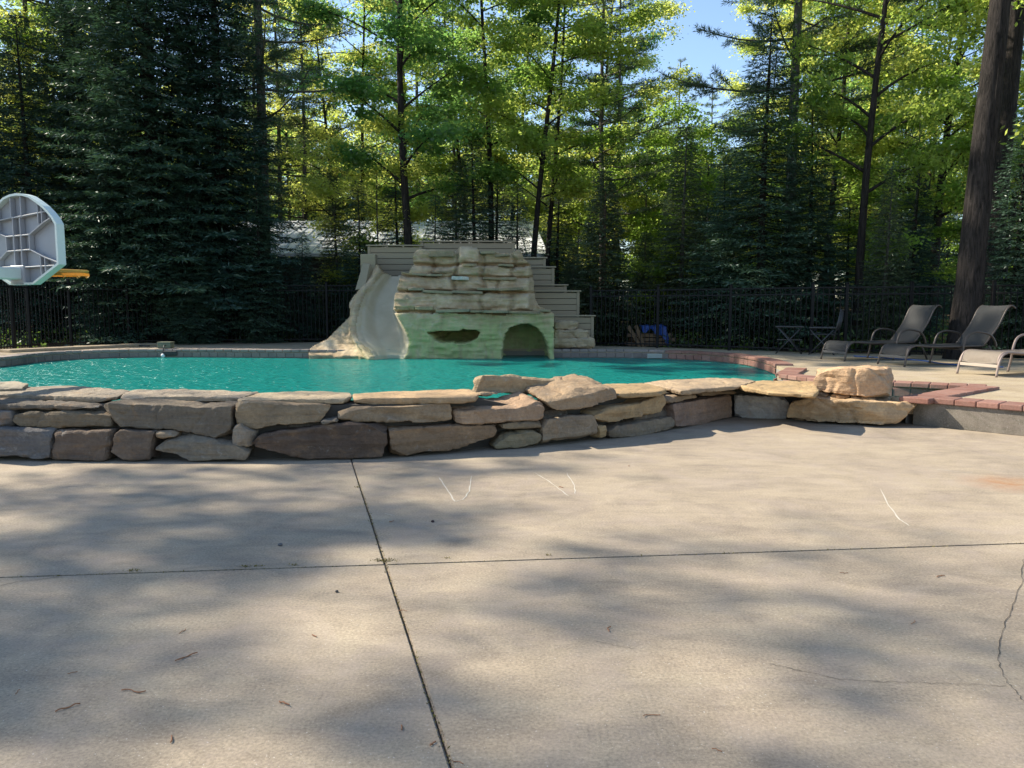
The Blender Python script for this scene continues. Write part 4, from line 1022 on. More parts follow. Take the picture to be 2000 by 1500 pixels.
# ---- pale skimmer cover plate in the far pool wall
a = at_y(1284, 694, on_z(1290, 687.5, ZD).y - 0.06)
bm = bmesh.new(); bm_box(bm, 0.46, 0.03, 0.10, (0, 0, 0), None, 0.006)
o = bm_obj('skimmer_plate', bm, simple_mat('plate', (0.34, 0.36, 0.32), 0.5), None, on_z(1284, 687, ZD) + Vector((0, -0.05, -0.09))); tag(o, 'pale skimmer plate set in the far pool wall', 'skimmer plate')
# ---- lumber with a blue tarp behind the fence
def woodpile():
    c = at_y(1270, 668, 19.8); root = empty('lumber_pile', (c.x, 19.8, 0.25), 0, 'pile of raw lumber and boards half covered by the blue tarp', 'lumber pile')
    rs = random.Random(4)
    for i in range(9):
        bm = bmesh.new(); bm_box(bm, 1.1, 0.12, 0.09, (0, 0, 0), None, 0.008)
        o = bm_obj('board', bm, M['firewood'], root, (rs.uniform(-.08, .12), (i % 3) * 0.16, 0.06 + (i // 3) * 0.11)); o.rotation_euler = (0, 0, rs.uniform(-.1, .1))
    for x, tl in ((-0.45, 32), (-0.30, 24)):
        bm = bmesh.new(); bm_box(bm, 0.09, 0.03, 0.62, (0, 0, 0), None, 0.004)
        o = bm_obj('board', bm, M['firewood'], root, (x, -0.22, 0.26)); o.rotation_euler = (R(10), R(-tl), 0)
    V = []; n = 22
    for j in range(n):
        for i in range(n):
            u, v = i / (n - 1), j / (n - 1)
            x = -0.25 + u * 0.78; y = -0.30 + v * 0.8
            z = 0.52 + 0.06 * mnoise.noise(Vector((x * 5, y * 5, 1)))
            if v < 0.3: z = 0.52 - (0.3 - v) / 0.3 * (0.12 + 0.42 * max(0, (u - 0.4) / 0.6) + 0.06 * math.sin(u * 17)); y = -0.10 - 0.08 * (1 - v / 0.3) + 0.03 * math.sin(u * 21)
            if u > 0.85: z -= (u - 0.85) / 0.15 * 0.45; x = 0.41 + 0.05 * (u - 0.85) / 0.15 + 0.03 * math.sin(v * 14)
            V.append((x, y, z))
    Q = [(j * n + i, j * n + i + 1, (j + 1) * n + i + 1, (j + 1) * n + i) for j in range(n - 1) for i in range(n - 1)]
    o = link('tarp', raw_mesh('tarp', V, Q), M['tarp'], None, root.location.copy(), True); tag(o, 'crumpled blue tarp thrown over the lumber behind the fence', 'tarp')
woodpile()

# ================================================================== TREES
class Geo:
    def __init__(s): s.V = []; s.Q = []; s.n = 0
    def tube(s, pts, rads, k=6):
        pts = np.asarray(pts, float); last = None; rings = []
        for i in range(len(pts)):
            d = pts[min(i + 1, len(pts) - 1)] - pts[max(i - 1, 0)]; d = d / (np.linalg.norm(d) + 1e-9)
            if last is None:
                ref = np.array([0, 0, 1.0]) if abs(d[2]) < .95 else np.array([1.0, 0, 0]); sv = np.cross(d, ref)
            else: sv = last - d * last.dot(d)
            sv /= np.linalg.norm(sv) + 1e-9; last = sv; t = np.cross(d, sv)
            a = np.arange(k) * 2 * math.pi / k
            rings.append(pts[i] + rads[i] * (np.cos(a)[:, None] * sv + np.sin(a)[:, None] * t))
        b = s.n
        s.V.append(np.concatenate(rings)); s.n += len(pts) * k
        for i in range(len(pts) - 1):
            for j in range(k):
                s.Q.append((b + i * k + j, b + i * k + (j + 1) % k, b + (i + 1) * k + (j + 1) % k, b + (i + 1) * k + j))
    def mesh(s, name): 
        me = raw_mesh(name, np.concatenate(s.V), np.array(s.Q)); me.polygons.foreach_set('use_smooth', [True] * len(me.polygons)); return me
def quads(cen, ax, side, L, W, name):
    """rhombic leaves: centre base, axis, side vectors (n,3), lengths, widths"""
    n = len(cen); L = L[:, None]; W = W[:, None]
    b = cen; m = cen + ax * L * 0.5; t = cen + ax * L
    V = np.stack([b, m + side * W * 0.5, t, m - side * W * 0.5], 1).reshape(-1, 3)
    Q = np.arange(n * 4).reshape(n, 4)
    return raw_mesh(name, V, Q)
def norm(a): return a / (np.linalg.norm(a, axis=-1, keepdims=True) + 1e-9)
def spruce(H, Rd, seed, nb, dens=1.0, bare=0.04, droop=0.25, trunk_r=None, mat='spruce', bark='bark', power=0.85, tw=0.16, tww=0.042):
    rg = np.random.default_rng(seed); g = Geo()
    tr = trunk_r or H * 0.012 + 0.03
    zs = np.linspace(0, H, 10); g.tube(np.stack([0.04 * np.sin(zs * .7 + seed), 0.04 * np.cos(zs * .5), zs], 1), tr * (1 - zs / H * 0.95), 8)
    cen, ax, sd, LL, WW = [], [], [], [], []
    for i in range(nb):
        f = bare + (1 - bare) * ((i + rg.random()) / nb) ** 1.15
        z = H * f; L = Rd * (1 - f) ** power * rg.uniform(0.72, 1.12) + 0.08
        if f < 0.12: L *= 0.62
        az = i * 2.39996 + rg.uniform(-.3, .3); o = np.array([math.cos(az), math.sin(az), 0]); sdv = np.array([-math.sin(az), math.cos(az), 0])
        rise = (f - 0.45) * 0.6
        k = 6; tt = np.linspace(0, 1, k)
        def bp(t): return np.outer(t * L, o) + np.stack([0 * t, 0 * t, z + L * (rise * t - droop * t + droop * 0.75 * t ** 2.2)], 1)
        g.tube(bp(tt), np.maximum(0.012 * L * (1 - tt) + 0.003, 0.003), 3)
        nt_ = max(4, int(11 * L * dens)) 
        for s in (-1, 1):
            t = np.clip((np.arange(nt_) + rg.random(nt_)) / nt_, 0, 1) * 0.86 + 0.12
            B = bp(t); tl = (0.42 * L * (1 - t) + 0.16) * rg.uniform(0.7, 1.1, nt_)
            an = np.radians(rg.uniform(38, 68, nt_))
            D = np.cos(an)[:, None] * o + s * np.sin(an)[:, None] * sdv; D[:, 2] += rg.uniform(-0.28, 0.02, nt_)
            D = norm(D)
            m = np.maximum(1, np.ceil(tl / (tw * 0.62)).astype(int))
            for j in range(nt_):
                kk = m[j]; u = (np.arange(kk) + 0.15) / kk
                P = B[j] + np.outer(u * tl[j], D[j]); P[:, 2] -= 0.12 * (u * tl[j]) ** 2
                jit = rg.normal(0, 0.38, (kk, 3)); a = norm(D[j] + jit * np.array([1, 1, 0.6]))
                q = norm(np.cross(a, np.array([0, 0, 1.0]) + rg.normal(0, 0.45, (kk, 3))))
                cen.append(P); ax.append(a); sd.append(q); LL.append(rg.uniform(0.8, 1.25, kk) * tw); WW.append(rg.uniform(0.75, 1.3, kk) * tww)
        e = bp(np.array([1.0])); cen.append(e - o * tw * .5); ax.append(o[None]); sd.append(sdv[None]); LL.append(np.array([tw * 1.2])); WW.append(np.array([tww]))
    cr = quads(np.concatenate(cen), np.concatenate(ax), np.concatenate(sd), np.concatenate(LL), np.concatenate(WW), 'crown'); cr.materials.append(M[mat])
    tm = g.mesh('trunk'); tm.materials.append(M[bark]); return tm, cr
def leafy(H, Rd, seed, h0=0.3, limbs=16, per=85, leaf=0.115, trunk_r=None, mat='maple_leaf', bark='bark', lean=(0, 0), fork=None, up=0.55, sub=5, clus=0.55):
    rg = np.random.default_rng(seed); g = Geo(); tr = trunk_r or H * 0.009 + 0.03
    zs = np.linspace(0, 1, 12); wx = 0.012 * H * np.sin(zs * 5 + seed); wy = 0.010 * H * np.cos(zs * 4 + seed * 2)
    tp = np.stack([lean[0] * zs + wx - wx[0], lean[1] * zs + wy - wy[0], H * zs], 1); g.tube(tp, tr * (1 - 0.88 * zs), 9)
    cl = []
    for i in range(limbs):
        f = h0 + (0.97 - h0) * ((i + rg.random()) / limbs); p0 = np.array([np.interp(f, zs, tp[:, k]) for k in range(3)])
        az = i * 2.39996 + rg.uniform(-.5, .5); L = Rd * (0.55 + 0.45 * math.sin(math.pi * min(1, (1 - f) / (1 - h0) * 0.75 + 0.2))) * rg.uniform(.75, 1.15)
        e = up * rg.uniform(0.6, 1.4); d = np.array([math.cos(az), math.sin(az), e]); d /= np.linalg.norm(d)
        t = np.linspace(0, 1, 6); bend = rg.normal(0, 0.06, 3)
        lp = p0 + np.outer(t * L, d) + np.outer(t ** 2 * L, bend) - np.outer(t ** 2 * L * 0.16, [0, 0, 1])
        rb = max(0.015, tr * 0.42 * (1 - f * 0.6)); g.tube(lp, rb * (1 - 0.85 * t), 5)
        for j in range(sub):
            u = rg.uniform(0.3, 1.0); q0 = np.array([np.interp(u, t, lp[:, k]) for k in range(3)])
            a2 = az + rg.uniform(-1.2, 1.2); l2 = L * rg.uniform(.22, .45); d2 = norm(np.array([math.cos(a2), math.sin(a2), rg.uniform(-.05, .55)]))
            sp = q0 + np.outer(np.linspace(0, 1, 4) * l2, d2); g.tube(sp, 0.012 * (1 - 0.8 * np.linspace(0, 1, 4)), 3)
            cl += [sp[3], sp[2]]
        cl.append(lp[-1])
    cl = np.array(cl); n = len(cl) * per
    c = np.repeat(cl, per, 0); r = clus * rg.uniform(0.6, 1.35, len(cl)); r = np.repeat(r, per)
    off = rg.normal(0, 0.5, (n, 3)) * np.stack([r, r, r * 0.42], 1); off[:, 2] -= 0.28 * (off[:, 0] ** 2 + off[:, 1] ** 2)
    P = c + off
    ax = norm(np.stack([rg.normal(0, 1, n), rg.normal(0, 1, n), rg.normal(-0.45, 0.45, n)], 1)); nr = norm(np.stack([rg.normal(0, .55, n), rg.normal(0, .55, n), np.ones(n)], 1)); sd = norm(np.cross(ax, nr))
    cr = quads(P, ax, sd, rg.uniform(.5, 1.5, n) * leaf, rg.uniform(.45, 1.1, n) * leaf, 'crown'); cr.materials.append(M[mat])
    tm = g.mesh('trunk'); tm.materials.append(M[bark]); return tm, cr
def pine(H, Rd, seed, h0=0.4, nb=46, trunk_r=0.16, lean=(0, 0), bark='bark_grey', tuft=13, mat='pine'):
    rg = np.random.default_rng(seed); g = Geo()
    zs = np.linspace(0, 1, 14); wx = 0.05 * np.sin(zs * 7 + seed)
    tp = np.stack([lean[0] * zs + wx - wx[0], lean[1] * zs, H * zs], 1); rr = trunk_r * (1 - 0.8 * zs); rr[0] *= 1.25; g.tube(tp, rr, 12)
    C_, A_ = [], []
    for i in range(nb):
        f = h0 + (1 - h0) * ((i + rg.random()) / nb); p0 = np.array([np.interp(f, zs, tp[:, k]) for k in range(3)])
        az = i * 2.39996 + rg.uniform(-.4, .4); L = Rd * (1 - (f - h0) / (1 - h0)) ** 0.6 * rg.uniform(.55, 1.1) + 0.3
        o = np.array([math.cos(az), math.sin(az), 0]); t = np.linspace(0, 1, 6)
        lp = p0 + np.outer(t * L, o) + np.outer(L * (-0.12 * t + 0.28 * t ** 2), [0, 0, 1]); g.tube(lp, 0.03 * (L / 2) ** .5 * (1 - .85 * t) + 0.004, 4)
        ns = int(4 + L * 5)
        for j in range(ns):
            u = rg.uniform(.25, 1.0); q = np.array([np.interp(u, t, lp[:, k]) for k in range(3)]); a2 = az + rg.choice([-1, 1]) * rg.uniform(.4, 1.2)
            l2 = L * (1.1 - u) * 0.5 * rg.uniform(.5, 1) + .12; d2 = norm(np.array([math.cos(a2), math.sin(a2), rg.uniform(.0, .35)]))
            m = max(2, int(l2 / 0.13)); uu = np.linspace(.3, 1, m)
            g.tube(q + np.outer(np.array([0, 1.0]) * l2, d2), np.array([.008, .003]), 3)
            C_.append(np.repeat(q + np.outer(uu * l2, d2), tuft, 0)); A_.append(norm(d2 * 0.55 + rg.normal(0, .6, (m * tuft, 3)) + np.array([0, 0, .12])))
    c = np.concatenate(C_); a = np.concatenate(A_); n = len(c)
    s = norm(np.cross(a, rg.normal(0, 1, (n, 3))))
    cr = quads(c, a, s, rg.uniform(.12, .2, n), rg.uniform(.012, .022, n), 'crown'); cr.materials.append(M[mat])
    tm = g.mesh('trunk'); tm.materials.append(M[bark]); return tm, cr

PR = {}
PR['spruce_big'] = spruce(18, 3.3, 3, 540, 1.5, droop=0.30, tw=0.14, tww=0.034)
PR['spruce_big_b'] = spruce(15, 2.8, 8, 470, 1.45, droop=0.34, tw=0.14, tww=0.034)
PR['spruce_mid'] = spruce(8, 2.1, 5, 290, 1.6, droop=0.26, tw=0.105, tww=0.024)
PR['spruce_mid_b'] = spruce(6.3, 1.5, 15, 200, 1.5, droop=0.22, tw=0.11, tww=0.025)
PR['fir_light'] = spruce(4.6, 1.25, 6, 230, 1.7, droop=0.20, mat='fir_light', bark='bark_red', tw=0.105, tww=0.032)
PR['fir_thin'] = spruce(6.5, 1.5, 16, 210, 1.3, droop=0.22, mat='fir_light', bark='bark_grey', tw=0.12, tww=0.034)
PR['maple_front'] = leafy(17, 3.2, 21, 0.22, 26, 105, 0.112, 0.14, 'dark_leaf', 'bark', (0.3, 0), up=0.75)
PR['maple_bright'] = leafy(14, 3.4, 22, 0.24, 25, 95, 0.102, 0.14, 'maple_leaf', 'bark', (0.7, 0), up=0.5)
PR['maple_slim'] = leafy(15, 2.4, 23, 0.25, 24, 95, 0.102, 0.10, 'maple_leaf', 'bark', (0.8, 0.2), up=0.6)
PR['maple_under'] = leafy(7.5, 2.6, 24, 0.25, 17, 100, 0.102, 0.05, 'maple_leaf', 'bark_grey', (0.3, 0.2), up=0.35)
PR['maple_open'] = leafy(15, 2.5, 29, 0.25, 20, 42, 0.13, 0.10, 'maple_leaf', 'bark', (0.4, 0.2), up=0.6)
PR['dark_slim'] = leafy(15, 2.2, 25, 0.30, 22, 95, 0.108, 0.11, 'dark_leaf', 'bark', (-0.3, 0.2), up=0.6)
PR['sapling'] = leafy(3.4, 1.1, 26, 0.25, 10, 45, 0.10, 0.022, 'maple_leaf', 'bark_grey', (0.1, 0), up=0.5, clus=0.35)
PR['pine_tall'] = pine(20, 3.6, 31, 0.30, 50, 0.17)
PR['pine_high'] = pine(26, 3.6, 33, 0.62, 60, 0.2, tuft=26)
PR['pine_small'] = pine(15, 2.6, 32, 0.30, 50, 0.13)
GROUND = lambda Y: 0.22 + max(0, Y - 24) * 0.03
_first = {}
def plant(kind, px, Y, label, cat, scale=1.0, rz=None, group=None, name=None, sz=None, x=None):
    tm, cr = PR[kind]
    X = x if x is not None else (px - 1000) / F * Y * 0.985
    nm = name or ('spruce_tree' if 'spruce' in kind else 'fir_tree' if 'fir' in kind else 'pine_tree' if 'pine' in kind else 'maple_tree')
    root = empty(nm, (X, Y, GROUND(Y)), rz if rz is not None else random.uniform(0, 6.28), label, cat, group)
    root.scale = (scale, scale, sz or scale)
    for part, me in (('trunk', tm), ('crown', cr)):
        o = bpy.data.objects.new(part, me); C.objects.link(o); o.parent = root
    return root
# --- left: dark spruces
plant('spruce_big', 300, 21.6, 'huge dense dark spruce, the broadest and tallest behind the left fence', 'spruce', 1.05)
plant('spruce_big_b', 432, 22.0, 'dark spruce just right of the hugest spruce, branches reaching toward the roof', 'spruce', 1.0)
plant('spruce_big_b', 175, 24.0, 'dark spruce behind the basketball rim, left of the hugest spruce', 'spruce', 0.95)
plant('spruce_mid', 60, 22.5, 'mid-height spruce right behind the backboard', 'spruce', 1.15)
plant('spruce_mid', 370, 20.8, 'bushy young spruce pressed against the left fence', 'spruce', 0.62)
plant('spruce_mid', 215, 20.9, 'small spruce behind the fence under the rim', 'spruce', 0.66)
plant('spruce_mid_b', 505, 21.3, 'slim young spruce behind the left fence near the roof edge', 'spruce', 0.75)
plant('spruce_big_b', -60, 23.0, 'dark spruce at the left edge of the photo', 'spruce', 0.9)
plant('pine_tall', 150, 27.0, 'tall pine whose bare trunk shows at top left', 'pine', 1.1)
plant('pine_tall', 515, 23.5, 'tall grey-trunked pine at the right edge of the dark spruces', 'pine', 1.05)
plant('pine_small', 596, 33.0, 'thin dark-trunked pine right of the grey-trunked pine', 'pine', 1.0)
plant('pine_small', 548, 34.0, 'leaning pine between the two pines beside the spruces', 'pine', 1.05)
plant('maple_slim', 20, 28.0, 'bright maple at top left behind the spruces', 'maple', 1.1)
plant('maple_bright', 95, 31.0, 'sunlit maple showing between the top-left pine trunks', 'maple', 1.05)
# --- centre
plant('maple_front', 806, 22.6, 'dark green maple with V-shaped limbs standing right behind the slide', 'maple', 1.0, rz=0.6)
plant('maple_bright', 655, 33.0, 'maple with the brightest yellow patch above the metal roof', 'maple', 0.95)
plant('dark_slim', 955, 24.0, 'slim dark-leaved tree behind the middle of the slide', 'tree', 1.0, name='leafy_tree')
plant('maple_slim', 1035, 23.5, 'leaning twin maple behind the right end of the slide', 'maple', 1.05, rz=0.0)
plant('maple_slim', 1062, 24.6, 'second stem beside the leaning twin maple', 'maple', 0.95, rz=0.5)
plant('spruce_mid_b', 925, 23.2, 'dark young spruce behind the tallest plank wall', 'spruce', 1.0)
plant('spruce_mid_b', 1012, 22.4, 'small dark spruce behind the stepped plank walls', 'spruce', 0.72)
plant('spruce_mid_b', 700, 22.6, 'small sparse spruce in front of the metal roof', 'spruce', 0.74)
plant('spruce_mid_b', 775, 23.2, 'young spruce left of the V-limbed maple', 'spruce', 0.85)
plant('fir_thin', 655, 23.6, 'thin fir in front of the left part of the metal roof', 'fir', 0.75)
plant('fir_thin', 890, 24.2, 'thin fir behind the plank walls, right of the V-limbed maple', 'fir', 0.85)
plant('spruce_mid_b', 970, 24.3, 'spruce between the slim dark-leaved tree and the leaning twin maple', 'spruce', 0.9)
plant('maple_under', 745, 24.3, 'low leafy maple with its leaves hanging over the metal roof', 'maple', 0.85)
plant('spruce_mid_b', 850, 21.9, 'small spruce hidden behind the top plank wall', 'spruce', 0.66)
plant('spruce_mid_b', 590, 22.0, 'low spruce in front of the roof next to the dark spruces', 'spruce', 0.5)
plant('spruce_mid_b', 1090, 25.0, 'spruce in the gap right of the stepped plank walls', 'spruce', 0.85)
plant('maple_under', 1118, 29.0, 'low maple behind the spruce in the gap by the plank walls', 'maple', 0.9)
plant('pine_high', 0, 22.2, 'added unseen pine left of the far pool corner, its high crown shading the loungers', 'pine', 1.0, rz=1.0, x=-16.5)  # added out of view; bare below so it shades the loungers, not the water
plant('fir_light', 1180, 20.6, 'pale sunlit fir beside the lowest plank wall', 'fir', 1.0)
plant('fir_thin', 1335, 21.5, 'pale thin fir left of the big right-hand spruce', 'fir', 0.92)
plant('fir_light', 1262, 23.0, 'small pale fir behind the blue tarp', 'fir', 0.7)
plant('fir_light', 1120, 22.5, 'little fir behind the stepped plank walls', 'fir', 0.6)
plant('pine_small', 1176, 26.0, 'thin reddish-stemmed pine above the pale sunlit fir', 'pine', 0.9)
plant('maple_bright', 1150, 32.0, 'light yellow-green maple left of the patch of blue sky', 'maple', 1.0)
plant('pine_small', 1206, 33.0, 'slender pine at the left border of the blue sky', 'pine', 0.98)
plant('maple_under', 1260, 28.5, 'spreading low maple under the patch of blue sky', 'maple', 1.0)
plant('maple_under', 1370, 27.0, 'bright understory maple behind the pale thin fir', 'maple', 0.92)
plant('sapling', 1292, 22.2, 'bright green sapling behind the right fence near the tarp', 'sapling', 0.75)
plant('pine_small', 1322, 47.0, 'distant pine standing in the patch of blue sky', 'pine', 0.98)
plant('pine_small', 1385, 40.0, 'distant thin pine just right of the sky patch centre', 'pine', 0.78)
# --- right
plant('spruce_mid', 1490, 19.4, 'big dark spruce behind the folding table, pointed top against the maples', 'spruce', 1.12, sz=1.02)
plant('spruce_mid', 1582, 19.6, 'dark spruce behind the folding chair, shorter than its pointed neighbour', 'spruce', 0.78)
plant('spruce_mid', 1415, 20.6, 'dark bushy spruce left of the pointed spruce', 'spruce', 0.62)
plant('pine_tall', 1546, 22.0, 'tall pine with long boughs reaching into the blue sky', 'pine', 1.0, rz=2.2)
plant('maple_bright', 1682, 18.8, 'slender maple with a bare trunk and bright leaves behind the loungers', 'maple', 0.78, rz=0.2, sz=1.06)
plant('maple_bright', 1830, 22.0, 'bright maple between the slender maple and the big trunks', 'maple', 1.0)
plant('maple_slim', 1610, 24.0, 'bright maple behind the dark spruces on the right', 'maple', 1.05)
plant('maple_slim', 1960, 20.5, 'bright maple behind the two big trunks', 'maple', 1.0)
plant('maple_under', 1760, 20.5, 'low leafy maple behind the slender bare trunk', 'maple', 0.9)
plant('spruce_mid_b', 1790, 19.5, 'dull spruce left of the big leaning trunk', 'spruce', 0.72)
plant('fir_thin', 1735, 18.0, 'sparse brownish fir between the slender maple and the big leaning trunk', 'fir', 0.62)
plant('spruce_mid_b', 1990, 15.6, 'dark spruce at the right edge of the photo behind the fence', 'spruce', 0.78)
plant('spruce_mid', 2060, 15.0, 'spruce just outside the right edge with boughs poking in', 'spruce', 0.6)
plant('maple_open', 2135, 14.2, 'leafy maple at the right edge with branches hanging before the big trunks', 'maple', 0.88)
plant('spruce_mid_b', 1660, 21.5, 'young spruce behind the slender maple trunk', 'spruce', 0.7)
# big trunks at right (own shapes)
def big_trunk(px0, y0, px1, y1, Y, r, label, seed):
    a = at_y(px0, y0, Y); b = at_y(px1, y1, Y + 0.2); H = 19.0
    lean = (b - a) / (b.z - a.z); a0 = a - lean * (a.z - 0.22)
    tm, cr = pine(H, 3.2, seed, 0.42, 40, r, (lean.x * H, lean.y * H), 'bark')
    root = empty('pine_tree', a0, 0, label, 'pine')
    # deep-furrowed trunk
    n = 40; k = 64; V = []; Q = []
    for i in range(n):
        z = H * (i / (n - 1)); rr = r * max(0.25, 1 - 0.058 * z) * (1 + 0.35 * math.exp(-z * 2.2))
        for j in range(k):
            t = 2 * math.pi * j / k
            f = mnoise.noise(Vector((math.cos(t) * 5, math.sin(t) * 5, z * 0.9 + seed))) * 0.04 + (0.5 - abs(mnoise.noise(Vector((math.cos(t) * 9, math.sin(t) * 9, z * 1.3 + seed))))) * 0.06
            q = rr + f * (r / 0.34); V.append((lean.x * z + q * math.cos(t), lean.y * z + q * math.sin(t), z))
    for i in range(n - 1):
        for j in range(k): Q.append((i * k + j, i * k + (j + 1) % k, (i + 1) * k + (j + 1) % k, (i + 1) * k + j))
    link('trunk', raw_mesh('trunk', V, Q), M['bark'], root, None, True)
    link('limbs', tm, None, root); link('crown', cr, None, root)
big_trunk(1889, 600, 1952, 30, 14.6, 0.235, 'big dark leaning trunk right behind the fence and loungers', 41)
big_trunk(1944, 480, 1980, 60, 17.2, 0.19, 'second big trunk half hidden by the leaning one', 42)
# --- deep woods, two ranks and more
rs = random.Random(5)
deep = [('maple_slim', 'leafy tree standing deep in the woods', 'leafy trees deep in the woods', 'leafy_tree', 'tree'), ('dark_slim', 'dark-leaved tree standing deep in the woods', 'dark-leaved trees deep in the woods', 'leafy_tree', 'tree'),
        ('pine_small', 'pine standing deep in the woods', 'pines deep in the woods', 'pine_tree', 'pine'), ('spruce_mid', 'spruce standing deep in the woods', 'spruces deep in the woods', 'spruce_tree', 'spruce'),
        ('maple_under', 'low leafy tree in the understory deep in the woods', 'understory trees deep in the woods', 'leafy_tree', 'tree')]
def gap(px, Y, h):
    """keep the blue sky window between the trees open"""
    if 1225 < px < 1450:
        return h > 0.225 * Y
    return False
cnt = 0
for rank, (Y0, Y1, n) in enumerate(((27, 37, 42), (38, 50, 34), (50, 78, 84))):
    for i in range(n):
        px = -150 + 2300 * (i + rs.random()) / n; Y = rs.uniform(Y0, Y1)
        k = rs.choices(range(5), ((2, 1, 2, 2, 7), (3, 2, 2, 3, 3), (2, 1, 2, 6, 4))[rank])[0]; kind, lab, grp, nm, cat = deep[k]
        s = rs.uniform(.85, 1.25); Hh = {'maple_slim': 15, 'dark_slim': 15, 'pine_small': 15, 'spruce_mid': 8, 'maple_under': 7.5}[kind] * s
        if kind in ('spruce_mid', 'maple_under') and rank == 2: s *= 1.5; Hh *= 1.5
        X_ = (px - 1000) / F * Y * 0.985
        if -12.5 < X_ < 3 and Y < 33: continue                       # the house stands here
        if -30 < X_ < -4 and 24 < Y + 0.325 * X_ < 29.5 and Y > 27: continue   # trees left out so sunlight reaches the metal roof
        if gap(px, Y, Hh):
            kind, lab, grp, nm, cat = deep[rs.choice([3, 4])]; s = min(s, 0.225 * Y / 8.0); 
        plant(kind, px, Y, lab, cat, s, None, grp, nm)
# --- trees beside the pool whose crowns throw the dappled shade on the patio (left of the frame)
for (x, y, kind, s, lab) in ((-21.5, 9.1, 'maple_open', 1.20, 'slim maple at the left of the patio whose shade dapples the concrete'), (-23.5, 7.6, 'maple_open', 1.27, 'taller maple left of the near patio')):
    plant(kind, 0, y, lab, 'tree', s, 0.5, x=x)

# ---- low undergrowth behind the fences: one mass nobody could count
def undergrowth():
    rg = np.random.default_rng(77); n = 900
    c = []
    for _ in range(n):
        px = rg.uniform(-50, 2100); Y = rg.uniform(17, 34)
        fy = np.interp(px, [p[0] for p in fl_px] + [p[0] for p in fr_px], [p.y for p in fl] + [p.y for p in fr])
        if Y < fy + 0.4: Y = fy + 0.4 + rg.random() * 4
        c.append(((px - 1000) / F * Y, Y, GROUND(Y)))
    c = np.array(c); per = 26; m = n * per
    C0 = np.repeat(c, per, 0); h = np.repeat(rg.uniform(.12, .55, n), per)
    P = C0 + np.stack([rg.normal(0, .22, m), rg.normal(0, .22, m), h * rg.random(m)], 1)
    ax = norm(np.stack([rg.normal(0, 1, m), rg.normal(0, 1, m), rg.normal(.5, .4, m)], 1)); sd = norm(np.cross(ax, rg.normal(0, 1, (m, 3))))
    me = quads(P, ax, sd, rg.uniform(.06, .16, m), rg.uniform(.02, .07, m), 'undergrowth')
    tag(link('undergrowth', me, M['grass']), kind='stuff')
undergrowth()
# ---- patio litter
def squiggle(name, px, py, L, label, cat, mat, seed, r=0.004, group=None):
    rs_ = random.Random(seed); p = on_z(px, py, 0); a = rs_.uniform(0, 3.14); pts = [Vector((0, 0, 0))]
    for k in range(5):
        a += rs_.uniform(-.6, .6); pts.append(pts[-1] + Vector((math.cos(a), math.sin(a), 0)) * L / 5)
    pts = [q + Vector((0, 0, r + rs_.random() * 0.004)) for q in pts]
    bm = bmesh.new(); bm_tube(bm, smooth_path(pts, 3), [r * (0.6 + 0.4 * rs_.random()) for _ in range(len(pts) * 3 - 2)], 5)
    tag(bm_obj(name, bm, mat, None, p), label, cat, group)
squiggle('catkin', 342, 1293, 0.085, 'curled rusty brown catkin on the near left concrete slab', 'catkin', M['litter'], 1, 0.003)
squiggle('catkin', 285, 1352, 0.09, 'long straight brown catkin below the curled one', 'catkin', M['litter'], 2, 0.0026)
squiggle('catkin', 108, 1391, 0.07, 'brown catkin nearest the bottom left corner of the patio', 'catkin', M['litter'], 3, 0.0026)
for i, (x, y) in enumerate(((785, 1428), (333, 1452), (1190, 1235), (1228, 911), (760, 1021), (565, 1380), (840, 1458), (1100, 953), (1830, 1128), (618, 1245))):
    squiggle('catkin', x, y, 0.025 + 0.012 * (i % 3), 'small dry brown scrap of catkin on the concrete', 'catkin', M['litter'], 10 + i, 0.0028, 'dry catkin scraps scattered on the patio')
for i, (x, y, l) in enumerate(((350, 1238, .04), (132, 1318, .03), (795, 1195, .04), (905, 1495, .04), (1410, 1470, .03), (1780, 1220, .05), (1290, 1398, .06), (1640, 1120, .04), (30, 1357, .03))):
    squiggle('twig', x, y, l, 'tiny thin twig on the concrete', 'twig', M['litter'], 50 + i, 0.0016, 'tiny twigs scattered on the patio')
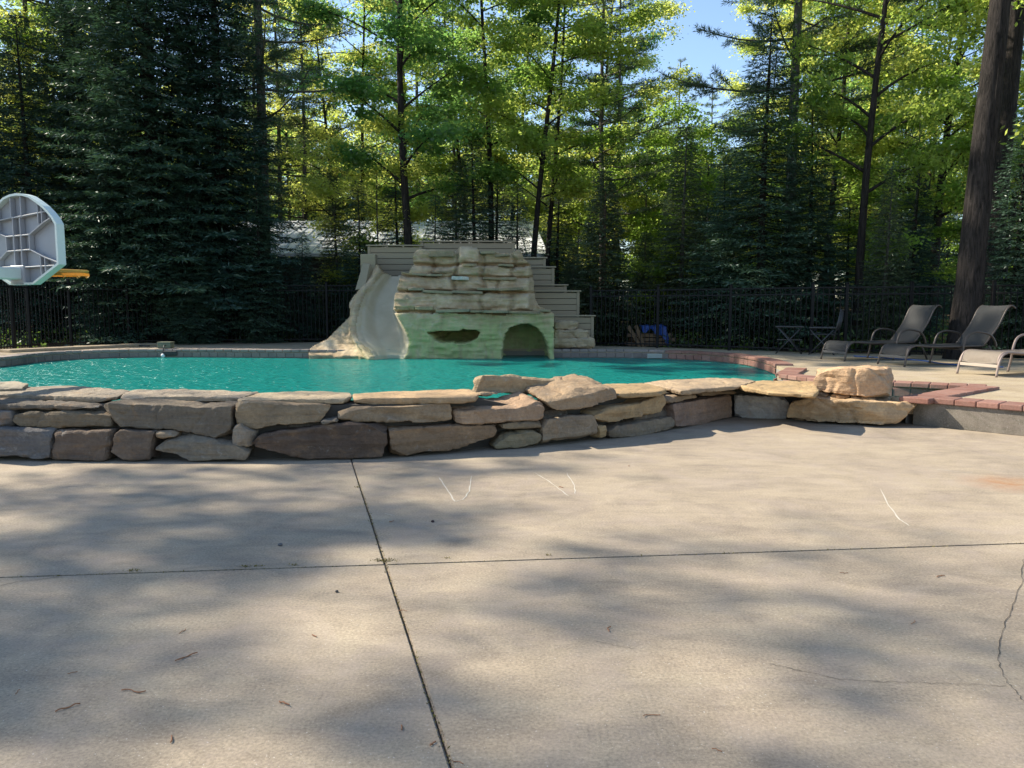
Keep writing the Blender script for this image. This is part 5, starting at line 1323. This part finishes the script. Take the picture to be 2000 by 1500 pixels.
def pebble(px, py, s, label, col, seed):
    bm = bmesh.new(); bmesh.ops.create_icosphere(bm, subdivisions=2, radius=1.0)
    for v in bm.verts:
        v.co *= 1 + 0.25 * mnoise.noise(v.co * 1.3 + Vector((seed, 0, 0))); v.co = Vector((v.co.x * s[0], v.co.y * s[1], v.co.z * s[2]))
    o = bm_obj('pebble', bm, simple_mat('pebble_grey', col, 0.8, scale=80), None, on_z(px, py, 0) + Vector((0, 0, s[2] * 0.85)), True); tag(o, label, 'pebble')
pebble(547, 1066, (0.014, 0.008, 0.008), 'dark grey pebble lying alone left of the joint crossing', (0.10, 0.10, 0.105), 1)
pebble(845, 1020, (0.010, 0.008, 0.008), 'small dark bud right of the joint, just above the crossing', (0.05, 0.03, 0.03), 2)
pebble(658, 1157, (0.008, 0.006, 0.006), 'tiny dark pebble below the cross joint', (0.06, 0.055, 0.05), 3)
def moss():
    rg = np.random.default_rng(5); P = []
    for cx, cy, n, sp in ((752, 1095, 90, 0.03), (258, 1115, 30, 0.018), (480, 1107, 25, 0.02), (505, 1106, 18, 0.012), (700, 952, 16, 0.014), (575, 1104, 14, .01), (870, 1090, 12, .01), (1072, 1085, 12, .01)):
        p = on_z(cx, cy, 0); a = rg.normal(0, 1, (n, 2)) * np.array([sp, sp * .35]); P.append(np.stack([p.x + a[:, 0], p.y + a[:, 1], np.zeros(n)], 1))
    for t in np.linspace(0, 1, 420):       # crumbs along both joints
        q = on_z(700, 940, 0).lerp(on_z(880, 1500, 0), t); r_ = on_z(0, 1128, 0).lerp(on_z(2000, 1061.5, 0), t)
        if rg.random() < .75: P.append(np.array([[q.x + rg.normal(0, .005), q.y + rg.normal(0, .003), -0.004]]))
        if rg.random() < .5: P.append(np.array([[r_.x + rg.normal(0, .004), r_.y + rg.normal(0, .004), -0.004]]))
    P = np.concatenate(P); n = len(P); ax = norm(np.stack([rg.normal(0, .8, n), rg.normal(0, .8, n), np.abs(rg.normal(.7, .4, n))], 1)); sd = norm(np.cross(ax, rg.normal(0, 1, (n, 3))))
    tag(link('moss', quads(P, ax, sd, rg.uniform(.006, .016, n), rg.uniform(.003, .007, n), 'moss'), M['moss']), kind='stuff')
moss()
